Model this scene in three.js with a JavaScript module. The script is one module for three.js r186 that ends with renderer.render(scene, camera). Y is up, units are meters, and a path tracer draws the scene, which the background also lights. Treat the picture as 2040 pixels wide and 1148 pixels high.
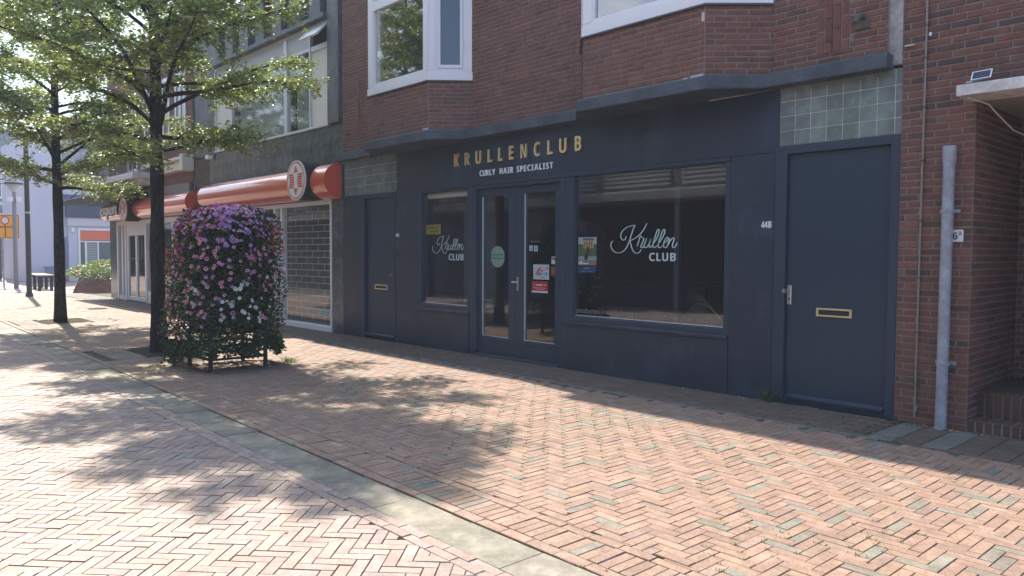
import * as THREE from 'three';
import { mergeGeometries } from 'three/addons/utils/BufferGeometryUtils.js';
import { FontLoader } from 'three/addons/loaders/FontLoader.js';
import { TextGeometry } from 'three/addons/geometries/TextGeometry.js';

// ---------------------------------------------------------------- camera, sky, sun, exposure
// x runs along the facades to the right, z from the facades (z = 0) out into the street, metres.
const scene = new THREE.Scene();
const camera = new THREE.PerspectiveCamera(41.36, 16 / 9, 0.1, 900);
camera.position.set(0, 1.5, 7.216);
camera.rotation.order = 'YXZ';
camera.rotation.set(-0.04519, 0.82815, 0.00409);
scene.add(camera);
camera.updateMatrixWorld(true);

const renderer = new THREE.WebGLRenderer();
renderer.toneMapping = THREE.LinearToneMapping;
renderer.toneMappingExposure = 3.6;
renderer.shadowMap.enabled = true;

const EL = 45 * Math.PI / 180, AZ = 8 * Math.PI / 180;
const sunDir = new THREE.Vector3(-Math.cos(EL) * Math.cos(AZ), Math.sin(EL), -Math.cos(EL) * Math.sin(AZ));
// sky: pale summer haze, bluer overhead, brighter round the sun, broken white clouds
const smooth = (a, b, x) => { const t = Math.max(0, Math.min(1, (x - a) / (b - a))); return t * t * (3 - 2 * t); };
{
  const W = 1024, H = 512, d = new Float32Array(W * H * 4), SKY = 1.85;
  const hash = (x, y, z) => { let h = Math.imul(x, 374761393) ^ Math.imul(y, 668265263) ^ Math.imul(z, 2147483647 - 97); h = Math.imul(h ^ (h >>> 13), 1274126177); return ((h ^ (h >>> 16)) >>> 0) / 4294967296; };
  const noise = (x, y, z) => { const i = Math.floor(x), j = Math.floor(y), k = Math.floor(z), f = (t) => t * t * (3 - 2 * t), u = f(x - i), v = f(y - j), w = f(z - k), L = (a, b, t) => a + (b - a) * t; return L(L(L(hash(i, j, k), hash(i + 1, j, k), u), L(hash(i, j + 1, k), hash(i + 1, j + 1, k), u), v), L(L(hash(i, j, k + 1), hash(i + 1, j, k + 1), u), L(hash(i, j + 1, k + 1), hash(i + 1, j + 1, k + 1), u), v), w); };
  for (let y = 0; y < H; y++) for (let x = 0; x < W; x++) {
    const el = ((y + 0.5) / H - 0.5) * Math.PI, az = ((x + 0.5) / W - 0.5) * 2 * Math.PI, v = new THREE.Vector3(Math.cos(el) * Math.cos(az), Math.sin(el), Math.cos(el) * Math.sin(az));
    const up = Math.max(0, v.y), k = Math.pow(1 - up, 4.2), g = Math.acos(Math.max(-1, Math.min(1, v.dot(sunDir)))) * 57.3, glow = 2.4 * Math.exp(-g / 16) + 0.25 * Math.exp(-g / 50);
    const far = smooth(50, 130, g), hz = [0.78 - 0.46 * far, 0.86 - 0.34 * far, 0.98 - 0.08 * far], c = [0.20 + (hz[0] - 0.20) * k, 0.37 + (hz[1] - 0.37) * k, 0.68 + (hz[2] - 0.68) * k];
    const h = 1 / (up + 0.18), px = v.x * h * 1.6, pz = v.z * h * 1.6; let n = 0, a = 0.5, f = 1; for (let o = 0; o < 5; o++) { n += a * noise(px * f + 7.3, 3.1 * f, pz * f + 2.2); a *= 0.5; f *= 2.1; }
    const cl = smooth(0.53, 0.68, n) * smooth(0.0, 0.10, up) * 0.85;
    for (let q = 0; q < 3; q++) { const s = c[q] + glow * [1, 0.96, 0.9][q]; d[(y * W + x) * 4 + q] = SKY * (s * (1 - cl) + cl * (1.05 + glow * 0.8) * [1, 1, 1.01][q]); }
    d[(y * W + x) * 4 + 3] = 1;
  }
  const t = new THREE.DataTexture(d, W, H, THREE.RGBAFormat, THREE.FloatType); t.mapping = THREE.EquirectangularReflectionMapping; t.magFilter = THREE.LinearFilter; t.minFilter = THREE.LinearFilter; t.needsUpdate = true;
  scene.background = t; scene.environment = t; scene.environmentIntensity = 0.3; scene.backgroundIntensity = 0.3;
  scene.fog = new THREE.FogExp2(0xdce8ff, 0.0022);  // thin fog added to imitate veiling glare in the lens
}

const sun = new THREE.DirectionalLight(new THREE.Color().setRGB(1, 0.9, 0.76), 3.6);
sun.name = 'sun';
sun.position.copy(sunDir).multiplyScalar(60).add(new THREE.Vector3(-8, 0, 3));
sun.target.position.set(-8, 0, 3);
sun.castShadow = true;
sun.shadow.mapSize.set(4096, 4096);
Object.assign(sun.shadow.camera, { left: -40, right: 40, top: 40, bottom: -40, near: 1, far: 160 });
sun.shadow.radius = 1.2;
scene.add(sun, sun.target);

// ---------------------------------------------------------------- helpers
let seed = 7;
const rnd = () => { seed = (seed + 0x6D2B79F5) | 0; let t = Math.imul(seed ^ (seed >>> 15), 1 | seed); t = (t + Math.imul(t ^ (t >>> 7), 61 | t)) ^ t; return ((t ^ (t >>> 14)) >>> 0) / 4294967296; };
const rr = (a, b) => a + (b - a) * rnd();
const V = (x, y, z) => new THREE.Vector3(x, y, z);
const clamp = (x, a, b) => Math.max(a, Math.min(b, x));
const used = {};
const numbered = (n) => { used[n] = (used[n] ?? -1) + 1; return used[n] ? n + '_' + String(used[n]).padStart(3, '0') : n; };
const ORG = new WeakMap();

// mesh builder: loose triangles, flat normals unless the source brings its own, uv in metres along the dominant plane
class MB {
  constructor() { this.p = []; this.n = []; this.u = []; this.c = []; }
  tri(a, b, c, col, uv) {
    const ux = b[0] - a[0], uy = b[1] - a[1], uz = b[2] - a[2], vx = c[0] - a[0], vy = c[1] - a[1], vz = c[2] - a[2];
    let nx = uy * vz - uz * vy, ny = uz * vx - ux * vz, nz = ux * vy - uy * vx;
    const l = Math.hypot(nx, ny, nz) || 1; nx /= l; ny /= l; nz /= l;
    const ax = Math.abs(nx), ay = Math.abs(ny), az = Math.abs(nz);
    [a, b, c].forEach((q, i) => {
      this.p.push(q[0], q[1], q[2]); this.n.push(nx, ny, nz);
      if (uv) this.u.push(uv[i][0], uv[i][1]);
      else if (ay >= ax && ay >= az) this.u.push(q[0], q[2]); else if (az >= ax) this.u.push(q[0], q[1]); else this.u.push(q[2], q[1]);
      const k = col || [1, 1, 1]; this.c.push(k[0], k[1], k[2]);
    });
    return this;
  }
  quad(a, b, c, d, col, uv) { this.tri(a, b, c, col, uv && [uv[0], uv[1], uv[2]]); return this.tri(a, c, d, col, uv && [uv[0], uv[2], uv[3]]); }
  poly(pts, col) { for (let i = 1; i + 1 < pts.length; i++) this.tri(pts[0], pts[i], pts[i + 1], col); return this; }
  // box with chamfered edges
  box(x0, x1, y0, y1, z0, z1, b = 0, col) {
    const q = (i, j, k, ax) => {
      const P = [i ? x1 : x0, j ? y1 : y0, k ? z1 : z0], s = [i ? -1 : 1, j ? -1 : 1, k ? -1 : 1];
      for (let a = 0; a < 3; a++) if (a !== ax) P[a] += s[a] * b;
      return P;
    };
    const F = (ax, side) => {
      const o = [(ax + 1) % 3, (ax + 2) % 3];
      const at = (u, v) => { const t = [0, 0, 0]; t[ax] = side; t[o[0]] = u; t[o[1]] = v; return q(t[0], t[1], t[2], ax); };
      return side ? [at(0, 0), at(1, 0), at(1, 1), at(0, 1)] : [at(0, 0), at(0, 1), at(1, 1), at(1, 0)];
    };
    for (let ax = 0; ax < 3; ax++) for (const s of [0, 1]) this.quad(...F(ax, s), col);
    if (b > 0) {
      const cx = (x0 + x1) / 2, cy = (y0 + y1) / 2, cz = (z0 + z1) / 2;
      const out = (pts) => {
        const [a, bb, c] = pts, n = V(bb[0] - a[0], bb[1] - a[1], bb[2] - a[2]).cross(V(c[0] - a[0], c[1] - a[1], c[2] - a[2]));
        return n.dot(V(a[0] - cx, a[1] - cy, a[2] - cz)) >= 0 ? pts : pts.slice().reverse();
      };
      for (let ax = 0; ax < 3; ax++) {
        const o = [(ax + 1) % 3, (ax + 2) % 3];
        for (const u of [0, 1]) for (const v of [0, 1]) {
          const mk = (w, f) => { const t = [0, 0, 0]; t[ax] = w; t[o[0]] = u; t[o[1]] = v; return q(t[0], t[1], t[2], f); };
          const pts = out([mk(0, o[0]), mk(1, o[0]), mk(1, o[1]), mk(0, o[1])].map((P, i) => { const R = P.slice(); const w = (i === 1 || i === 2) ? 1 : 0; R[ax] = (w ? [x1, y1, z1] : [x0, y0, z0])[ax] + (w ? -b : b); return R; }));
          this.quad(...pts, col);
        }
      }
      for (const i of [0, 1]) for (const j of [0, 1]) for (const k of [0, 1]) this.tri(...out([q(i, j, k, 0), q(i, j, k, 1), q(i, j, k, 2)]), col);
    }
    return this;
  }
  geo(g, m, col) {
    let h = g.index ? g.toNonIndexed() : g.clone(); if (m) h.applyMatrix4(m);
    const P = h.attributes.position, N = h.attributes.normal, U = h.attributes.uv, C = h.attributes.color;
    for (let i = 0; i < P.count; i++) {
      this.p.push(P.getX(i), P.getY(i), P.getZ(i)); this.n.push(N.getX(i), N.getY(i), N.getZ(i));
      this.u.push(U ? U.getX(i) : 0, U ? U.getY(i) : 0);
      const k = col || (C ? [C.getX(i), C.getY(i), C.getZ(i)] : [1, 1, 1]); this.c.push(k[0], k[1], k[2]);
    }
    return this;
  }
  // round tapered tube along points; radii per point
  tube(pts, rad, sides = 8, col, capEnd = true, lump = 0) {
    const P = pts.map((q) => (q.isVector3 ? q : V(...q))), rings = [];
    let side = V(0, 0, 0);
    for (let i = 0; i < P.length; i++) {
      const t = P[Math.min(i + 1, P.length - 1)].clone().sub(P[Math.max(i - 1, 0)]).normalize();
      if (!i) side = Math.abs(t.y) > 0.9 ? V(1, 0, 0) : V(0, 1, 0);
      const s = side.clone().sub(t.clone().multiplyScalar(side.dot(t))).normalize(); side = s;
      const w = t.clone().cross(s), r = Array.isArray(rad) ? rad[i] : rad, ring = [];
      for (let k = 0; k < sides; k++) {
        const a = k / sides * 2 * Math.PI, q = r * (1 + (lump ? lump * (rnd() - 0.5) : 0)), d = s.clone().multiplyScalar(Math.cos(a)).add(w.clone().multiplyScalar(Math.sin(a)));
        ring.push({ p: P[i].clone().addScaledVector(d, q), n: d });
      }
      rings.push(ring);
    }
    let len = 0;
    const put = (o, u, v) => { this.p.push(o.p.x, o.p.y, o.p.z); this.n.push(o.n.x, o.n.y, o.n.z); this.u.push(u, v); const k = col || [1, 1, 1]; this.c.push(...k); };
    for (let i = 0; i + 1 < rings.length; i++) {
      const d = P[i].distanceTo(P[i + 1]), r = (Array.isArray(rad) ? rad[i] : rad) * 6.28;
      for (let k = 0; k < sides; k++) {
        const a = rings[i][k], b = rings[i][(k + 1) % sides], c = rings[i + 1][(k + 1) % sides], e = rings[i + 1][k], u0 = k / sides * r, u1 = (k + 1) / sides * r;
        put(a, u0, len); put(b, u1, len); put(c, u1, len + d); put(a, u0, len); put(c, u1, len + d); put(e, u0, len + d);
      }
      len += d;
    }
    if (capEnd) for (const [ring, f] of [[rings[0], 1], [rings[rings.length - 1], 0]]) {
      const pts2 = ring.map((o) => [o.p.x, o.p.y, o.p.z]); this.poly(f ? pts2.reverse() : pts2, col);
    }
    return this;
  }
  cyl(a, b, r, sides = 14, col) { return this.tube([a, b], [r, r], sides, col); }
  add(o) { for (const k of 'pnuc') for (let i = 0; i < o[k].length; i++) this[k].push(o[k][i]); return this; }
  build(org) {
    const g = new THREE.BufferGeometry(), p = new Float32Array(this.p);
    if (org) for (let i = 0; i < p.length; i += 3) { p[i] -= org.x; p[i + 1] -= org.y; p[i + 2] -= org.z; }
    g.setAttribute('position', new THREE.BufferAttribute(p, 3));
    g.setAttribute('normal', new THREE.BufferAttribute(new Float32Array(this.n), 3));
    g.setAttribute('uv', new THREE.BufferAttribute(new Float32Array(this.u), 2));
    g.setAttribute('color', new THREE.BufferAttribute(new Float32Array(this.c), 3));
    return g;
  }
}
const mb = () => new MB();
const box = (...a) => new MB().box(...a);
const boxes = (b, ...list) => { const m = new MB(); for (const q of list) m.box(...q, b); return m; };
function thing(name, label, category, at = [0, 0, 0], group) {
  const o = new THREE.Group(); o.name = numbered(name); o.position.set(...at); scene.add(o);
  o.userData = { label, category }; if (group) o.userData.group = group;
  ORG.set(o, V(...at)); return o;
}
function structure(name, m, material) {
  const o = new THREE.Mesh((m || new MB()).build(), material); o.name = numbered(name); o.userData.kind = 'structure';
  o.castShadow = o.receiveShadow = true; scene.add(o); ORG.set(o, V(0, 0, 0)); return o;
}
function part(parent, name, m, material, label, kind) {
  const org = ORG.get(parent), g = m.isBufferGeometry ? m.clone().translate(-org.x, -org.y, -org.z) : m.build(org);
  const o = new THREE.Mesh(g, material); o.name = name; o.castShadow = o.receiveShadow = true;
  if (label) o.userData.label = label; if (kind) o.userData.kind = kind;
  parent.add(o); ORG.set(o, org); return o;
}
const CAM = camera.position.clone(), toView = camera.matrixWorldInverse.copy(camera.matrixWorld).invert().clone();
camera.updateProjectionMatrix();
const FY = 1 / Math.tan(41.36 * Math.PI / 360);
function seenSize(x, y, z, area) {
  const q = V(x, y, z).applyMatrix4(toView); if (q.z > -0.1) return 0;
  const sx = q.x / -q.z * FY / (16 / 9), sy = q.y / -q.z * FY;
  return area / (q.z * q.z) * (Math.abs(sx) < 1.03 && Math.abs(sy) < 1.04 ? 1 : 1e-4);
}
// pieces (bricks, pavers): the ones that show largest become parts of their own, the rest one stuff part
function pieces(list, parent, name, material, most = 295, restName) {
  for (const q of list) {
    let x = 0, y = 0, z = 0; const p = q.m.p, n = p.length / 3; for (let i = 0; i < p.length; i += 3) { x += p[i]; y += p[i + 1]; z += p[i + 2]; }
    const nx = q.m.n[0], ny = q.m.n[1], nz = q.m.n[2], d = V(CAM.x - x / n, CAM.y - y / n, CAM.z - z / n).normalize();
    q.s = seenSize(x / n, y / n, z / n, q.area * Math.max(0.02, nx * d.x + ny * d.y + nz * d.z));
  }
  list.sort((a, b) => b.s - a.s);
  list.slice(0, most).forEach((q) => part(parent, name, q.m, material));
  if (list.length > most) { const r = new MB(); list.slice(most).forEach((q) => r.add(q.m)); part(parent, restName || name, r, material, undefined, 'stuff'); }
}

// ---------------------------------------------------------------- textures and materials
function lattice(period, s0) { const a = new Float32Array(period * period); let s = s0 * 9301 + 49297; for (let i = 0; i < a.length; i++) { s = (Math.imul(s, 1664525) + 1013904223) >>> 0; a[i] = s / 4294967296; } return a; }
function noiseField(size, period, s0) {
  const L = lattice(period, s0), out = new Float32Array(size * size), k = period / size;
  for (let y = 0; y < size; y++) for (let x = 0; x < size; x++) {
    const fx = x * k, fy = y * k, ix = Math.floor(fx), iy = Math.floor(fy); let tx = fx - ix, ty = fy - iy; tx = tx * tx * (3 - 2 * tx); ty = ty * ty * (3 - 2 * ty);
    const i1 = (ix + 1) % period, j1 = (iy + 1) % period, a = L[iy * period + ix], b = L[iy * period + i1], c = L[j1 * period + ix], d = L[j1 * period + i1];
    out[y * size + x] = a + (b - a) * tx + (c - a) * ty + (a - b - c + d) * tx * ty;
  }
  return out;
}
function fbm(size, periods, weights, s0) { const o = new Float32Array(size * size); let W = 0; periods.forEach((p, i) => { const f = noiseField(size, p, s0 + i * 17); W += weights[i]; for (let k = 0; k < o.length; k++) o[k] += f[k] * weights[i]; }); for (let k = 0; k < o.length; k++) o[k] /= W; return o; }
function tex(size, fn, repeat, srgb) {
  const d = new Uint8Array(size * size * 4);
  for (let i = 0; i < size * size; i++) { const c = fn(i, i % size, (i / size) | 0); d[i * 4] = clamp(c[0], 0, 1) * 255; d[i * 4 + 1] = clamp(c[1] ?? c[0], 0, 1) * 255; d[i * 4 + 2] = clamp(c[2] ?? c[0], 0, 1) * 255; d[i * 4 + 3] = 255; }
  const t = new THREE.DataTexture(d, size, size); t.magFilter = THREE.LinearFilter; t.minFilter = THREE.LinearMipmapLinearFilter; t.wrapS = t.wrapT = THREE.RepeatWrapping; t.repeat.set(repeat, repeat);
  if (srgb) t.colorSpace = THREE.SRGBColorSpace; t.needsUpdate = true; return t;
}
const fine = fbm(512, [256, 128, 32, 8], [1, 0.9, 0.6, 0.5], 3), mid = fbm(512, [8, 16, 48, 128], [1, 0.8, 0.5, 0.35], 11), coarse = fbm(512, [4, 9, 22, 60], [1, 0.7, 0.5, 0.3], 29);
const sq = (v, lo, hi) => lo + (hi - lo) * clamp((v - 0.3) / 0.4, 0, 1);
const T = {
  grain: tex(512, (i) => { const g = sq(fine[i], 0.8, 1) * sq(mid[i], 0.92, 1); return [g, g, g]; }, 1.6, true),
  grainBump: tex(512, (i) => [fine[i] * 0.7 + mid[i] * 0.3], 1.6),
  paint: tex(512, (i) => { const w = clamp((coarse[i] - 0.52) * 4, 0, 1) * 0.3 + clamp((mid[i] - 0.55) * 5, 0, 1) * 0.12 + clamp((fine[i] - 0.66) * 8, 0, 1) * clamp((coarse[i] - 0.5) * 8, 0, 1) * 0.9; return [0.82 + w * 0.9, 0.82 + w * 0.8, 0.84 + w * 0.66]; }, 0.55, true),
  rough: tex(512, (i) => { const r = 0.5 + coarse[i] * 0.5; return [r, r, r]; }, 0.7),
  concrete: tex(512, (i) => { const s = sq(fine[i], 0.72, 1) * sq(coarse[i], 0.8, 1); return [s, s * 0.995, s * 0.97]; }, 1.1, true),
  granite: tex(512, (i) => { const s = sq(fine[i], 0.7, 1) * sq(mid[i], 0.8, 1); return [s, s, s]; }, 1.3, true),
  zinc: tex(512, (i) => { const s = sq(mid[i], 0.86, 1) * sq(coarse[i], 0.86, 1); return [s, s, s]; }, 1.7, true),
};
T.bark = (() => { const noiseBark = fbm(512, [64, 128, 16], [1, 0.6, 0.6], 77); return tex(512, (i, x, y) => { const v = noiseBark[((y >> 2) % 512) * 512 + x]; const s = sq(v, 0.45, 1) * sq(fine[i], 0.8, 1); return [s, s, s * 0.97]; }, 1.2, true); })();
const std = (rgb, roughness = 0.7, o = {}) => new THREE.MeshStandardMaterial({ color: new THREE.Color().setRGB(...rgb), roughness, ...o });
const phys = (rgb, roughness, o = {}) => new THREE.MeshPhysicalMaterial({ color: new THREE.Color().setRGB(...rgb), roughness, ...o });
const M = {
  paver: phys([1, 1, 1], 0.7, { specularIntensity: 0.55, vertexColors: true, map: T.grain, bumpMap: T.grainBump, bumpScale: 0.0018 }),
  brick: std([1, 1, 1], 0.85, { vertexColors: true, map: T.grain, bumpMap: T.grainBump, bumpScale: 0.003 }),
  mortar: std([0.27, 0.235, 0.2], 0.95, { map: T.grain, bumpMap: T.grainBump, bumpScale: 0.003 }),
  sand: std([0.11, 0.105, 0.07], 0.95, { map: T.concrete }),
  slab: phys([0.31, 0.28, 0.235], 0.75, { specularIntensity: 0.5, vertexColors: true, map: T.zinc, bumpMap: T.grainBump, bumpScale: 0.0015 }),
  navy: std([0.026, 0.043, 0.07], 0.52, { map: T.paint, roughnessMap: T.rough, bumpMap: T.grainBump, bumpScale: 0.0008 }),
  navyGloss: std([0.018, 0.036, 0.061], 0.34),
  navyFrame: std([0.021, 0.038, 0.063], 0.4),
  cornice: std([0.08, 0.105, 0.145], 0.6, { map: T.concrete }),
  white: std([0.72, 0.73, 0.75], 0.4), whiteOld: std([0.76, 0.75, 0.73], 0.6, { map: T.zinc }),
  cream: std([0.62, 0.6, 0.53], 0.6),
  glass: phys([0.93, 0.96, 0.97], 0.03, { transmission: 1, thickness: 0, ior: 2.0 }), bayGlass: phys([0.9, 0.94, 0.96], 0.02, { transmission: 1, thickness: 0, ior: 3.0 }),
  room: std([0.045, 0.062, 0.095], 0.9), roomFloor: std([0.06, 0.045, 0.035], 0.7), roomPale: std([0.16, 0.17, 0.18], 0.9),
  tile: phys([0.215, 0.275, 0.26], 0.32, { vertexColors: true, map: T.zinc }),
  grout: std([0.68, 0.68, 0.65], 0.9),
  brass: phys([0.92, 0.70, 0.36], 0.42, { metalness: 0.75 }), brassPale: phys([0.82, 0.7, 0.42], 0.38, { metalness: 1 }),
  letter: std([0.7, 0.75, 0.8], 0.6), decal: std([0.42, 0.56, 0.56], 0.6), decalDim: std([0.2, 0.19, 0.19], 0.7),
  steel: phys([0.62, 0.62, 0.6], 0.3, { metalness: 1 }), alu: std([0.55, 0.57, 0.58], 0.45, { metalness: 0.3 }),
  zinc: std([0.40, 0.45, 0.52], 0.6, { map: T.zinc, metalness: 0.15 }),
  black: std([0.015, 0.016, 0.018], 0.6), darkMetal: std([0.05, 0.053, 0.057], 0.5),
  granite: phys([0.16, 0.18, 0.19], 0.2, { vertexColors: true, map: T.granite }),
  greyPaint: std([0.13, 0.155, 0.17], 0.55, { map: T.concrete }),
  red: phys([0.62, 0.085, 0.03], 0.28, { clearcoat: 1, clearcoatRoughness: 0.06 }),
  redFlat: std([0.6, 0.06, 0.03], 0.5),
  bark: std([0.062, 0.056, 0.05], 0.95, { map: T.bark, bumpMap: T.bark, bumpScale: 0.012 }),
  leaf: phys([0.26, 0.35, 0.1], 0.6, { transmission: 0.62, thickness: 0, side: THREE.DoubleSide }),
  leafDark: phys([0.045, 0.095, 0.025], 0.75, { transmission: 0.35, thickness: 0, side: THREE.DoubleSide }),
  grass: phys([0.11, 0.2, 0.035], 0.8, { transmission: 0.35, thickness: 0, side: THREE.DoubleSide }),
  soil: std([0.07, 0.05, 0.035], 1, { map: T.concrete, bumpMap: T.grainBump, bumpScale: 0.02 }),
  lavender: std([0.5, 0.52, 0.61], 0.85),
  blueSign: std([0.03, 0.05, 0.10], 0.5), orange: std([0.78, 0.36, 0.03], 0.5), corten: std([0.24, 0.10, 0.065], 0.8, { map: T.concrete }),
  wood: std([0.32, 0.3, 0.27], 0.7, { map: T.concrete }),
  tileRoof: std([0.24, 0.09, 0.05], 0.8, { vertexColors: true, map: T.grain }),
};
const font = await new FontLoader().loadAsync('fonts/droid/droid_sans_bold.typeface.json');
const fontR = await new FontLoader().loadAsync('fonts/droid/droid_sans_regular.typeface.json');
// text with its left edge at x, baseline at y, cap height h, width w, front face at z + d
function text(str, x, y, z, h, w, d = 0.004, f = font) {
  const g = new TextGeometry(str, { font: f, size: 1, depth: 1, curveSegments: 4, bevelEnabled: false }); g.computeBoundingBox();
  const b = g.boundingBox, cap = new TextGeometry('H', { font: f, size: 1, depth: 1 }); cap.computeBoundingBox();
  const sy = h / cap.boundingBox.max.y, sx = w ? w / (b.max.x - b.min.x) : sy;
  return g.applyMatrix4(new THREE.Matrix4().makeTranslation(x, y, z).multiply(new THREE.Matrix4().makeScale(sx, sy, d)).multiply(new THREE.Matrix4().makeTranslation(-b.min.x, 0, 0)));
}

// the same with wide gaps between the letters
function spaced(str, x, y, z, h, w, d) {
  const m = mb(), sz = [...str].map((c) => { const g = new TextGeometry(c, { font, size: 1, depth: 1 }); g.computeBoundingBox(); return g.boundingBox.max.x - g.boundingBox.min.x; });
  const k = h / 0.72 * 0.70, total = sz.reduce((a, b) => a + b, 0) * k, gap = str.length > 1 ? (w - total) / (str.length - 1) : 0; let u = x;
  [...str].forEach((c, i) => { m.geo(text(c, u, y, z, h, sz[i] * k, d)); u += sz[i] * k + gap; }); return m;
}

// ---------------------------------------------------------------- paving
// convex polygon (list of [x, z]) cut to the side of a line where a*x + b*z <= c
function cut(poly, a, b, c) {
  const out = [];
  for (let i = 0; i < poly.length; i++) {
    const P = poly[i], Q = poly[(i + 1) % poly.length], dp = a * P[0] + b * P[1] - c, dq = a * Q[0] + b * Q[1] - c;
    if (dp <= 0) out.push(P);
    if ((dp < 0 && dq > 0) || (dp > 0 && dq < 0)) { const t = dp / (dp - dq); out.push([P[0] + (Q[0] - P[0]) * t, P[1] + (Q[1] - P[1]) * t]); }
  }
  return out;
}
const areaOf = (p) => { let s = 0; for (let i = 0; i < p.length; i++) { const q = p[(i + 1) % p.length]; s += p[i][0] * q[1] - q[0] * p[i][1]; } return s / 2; };
function shrink(p, d) {   // inset of a convex polygon
  const c = p.reduce((a, q) => [a[0] + q[0] / p.length, a[1] + q[1] / p.length], [0, 0]), n = p.length, L = [];
  for (let i = 0; i < n; i++) { const A = p[i], B = p[(i + 1) % n]; let nx = B[1] - A[1], nz = A[0] - B[0]; const l = Math.hypot(nx, nz) || 1; nx /= l; nz /= l; if (nx * (c[0] - A[0]) + nz * (c[1] - A[1]) < 0) { nx = -nx; nz = -nz; } L.push([nx, nz, nx * A[0] + nz * A[1] + d]); }
  const out = [];
  for (let i = 0; i < n; i++) { const a = L[(i + n - 1) % n], b = L[i], det = a[0] * b[1] - a[1] * b[0]; if (Math.abs(det) < 1e-6) { out.push([p[i][0] + (c[0] - p[i][0]) * 0.1, p[i][1] + (c[1] - p[i][1]) * 0.1]); continue; } out.push([(a[2] * b[1] - a[1] * b[2]) / det, (a[0] * b[2] - a[2] * b[0]) / det]); }
  return out;
}
const PAVER = [[0.357, 0.241, 0.183], [0.349, 0.234, 0.177], [0.365, 0.249, 0.191], [0.332, 0.222, 0.168], [0.353, 0.251, 0.198], [0.332, 0.228, 0.184], [0.257, 0.237, 0.195]];
const PAVER_OLD = [[0.396, 0.295, 0.260], [0.405, 0.304, 0.264], [0.383, 0.282, 0.248], [0.409, 0.310, 0.275], [0.370, 0.293, 0.264], [0.343, 0.289, 0.264], [0.396, 0.290, 0.255]];
function pick(pal) { const c = pal[Math.min(pal.length - 1, (Math.pow(rnd(), 1.25) * pal.length) | 0)], k = rr(0.9, 1.07); return [c[0] * k * rr(0.97, 1.03), c[1] * k, c[2] * k * rr(0.97, 1.03)]; }
function paver(list, poly, pal, gap = 0.003, h = 0) {
  if (poly.length < 3) return; if (areaOf(poly) > 0) poly = poly.slice().reverse();   // so that the top faces up
  const A = Math.abs(areaOf(poly)); if (A < 0.0012) return;
  const j = gap / 2 + rr(-0.0008, 0.0012), lo = shrink(poly, Math.max(0.0006, j)), up = shrink(lo, 0.0024);
  if (Math.abs(areaOf(up)) < 0.0006 || areaOf(up) * areaOf(poly) < 0) return;
  const y0 = h + rr(-0.0018, 0.0018), tx = rr(-0.011, 0.011), tz = rr(-0.011, 0.011), c = poly[0], Y = (p, d) => [p[0], y0 + d + tx * (p[0] - c[0]) + tz * (p[1] - c[1]), p[1]];
  const m = new MB(), col = pick(pal), n = up.length;
  m.poly(up.map((p) => Y(p, 0)), col);
  for (let i = 0; i < n; i++) {
    const k = (i + 1) % n;
    m.quad(Y(up[k], 0), Y(up[i], 0), Y(lo[i], -0.004), Y(lo[k], -0.004), col);
    m.quad(Y(lo[k], -0.004), Y(lo[i], -0.004), Y(lo[i], -0.022), Y(lo[k], -0.022), col);
  }
  list.push({ m, area: A, at: poly[0] });
}
const PL = 0.2055, PW = PL / 3;
function herringbone(list, o, u, v, inside, cuts, pal, R) {
  const P = (a, b) => [o[0] + u[0] * a * PW + v[0] * b * PW, o[1] + u[1] * a * PW + v[1] * b * PW];
  for (let k = -R; k < R; k++) for (let m = -Math.ceil(R / 6) - 2; m < R / 6 + 2; m++) for (const q of [[k + 6 * m, k, 3, 1], [k + 3 + 6 * m, k - 2, 1, 3]]) {
    const c = P(q[0] + q[2] / 2, q[1] + q[3] / 2); if (!inside(c[0], c[1])) continue;
    let poly = [P(q[0], q[1]), P(q[0] + q[2], q[1]), P(q[0] + q[2], q[1] + q[3]), P(q[0], q[1] + q[3])];
    for (const l of cuts) { poly = cut(poly, ...l); if (poly.length < 3) break; }
    paver(list, poly, pal);
  }
}
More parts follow.
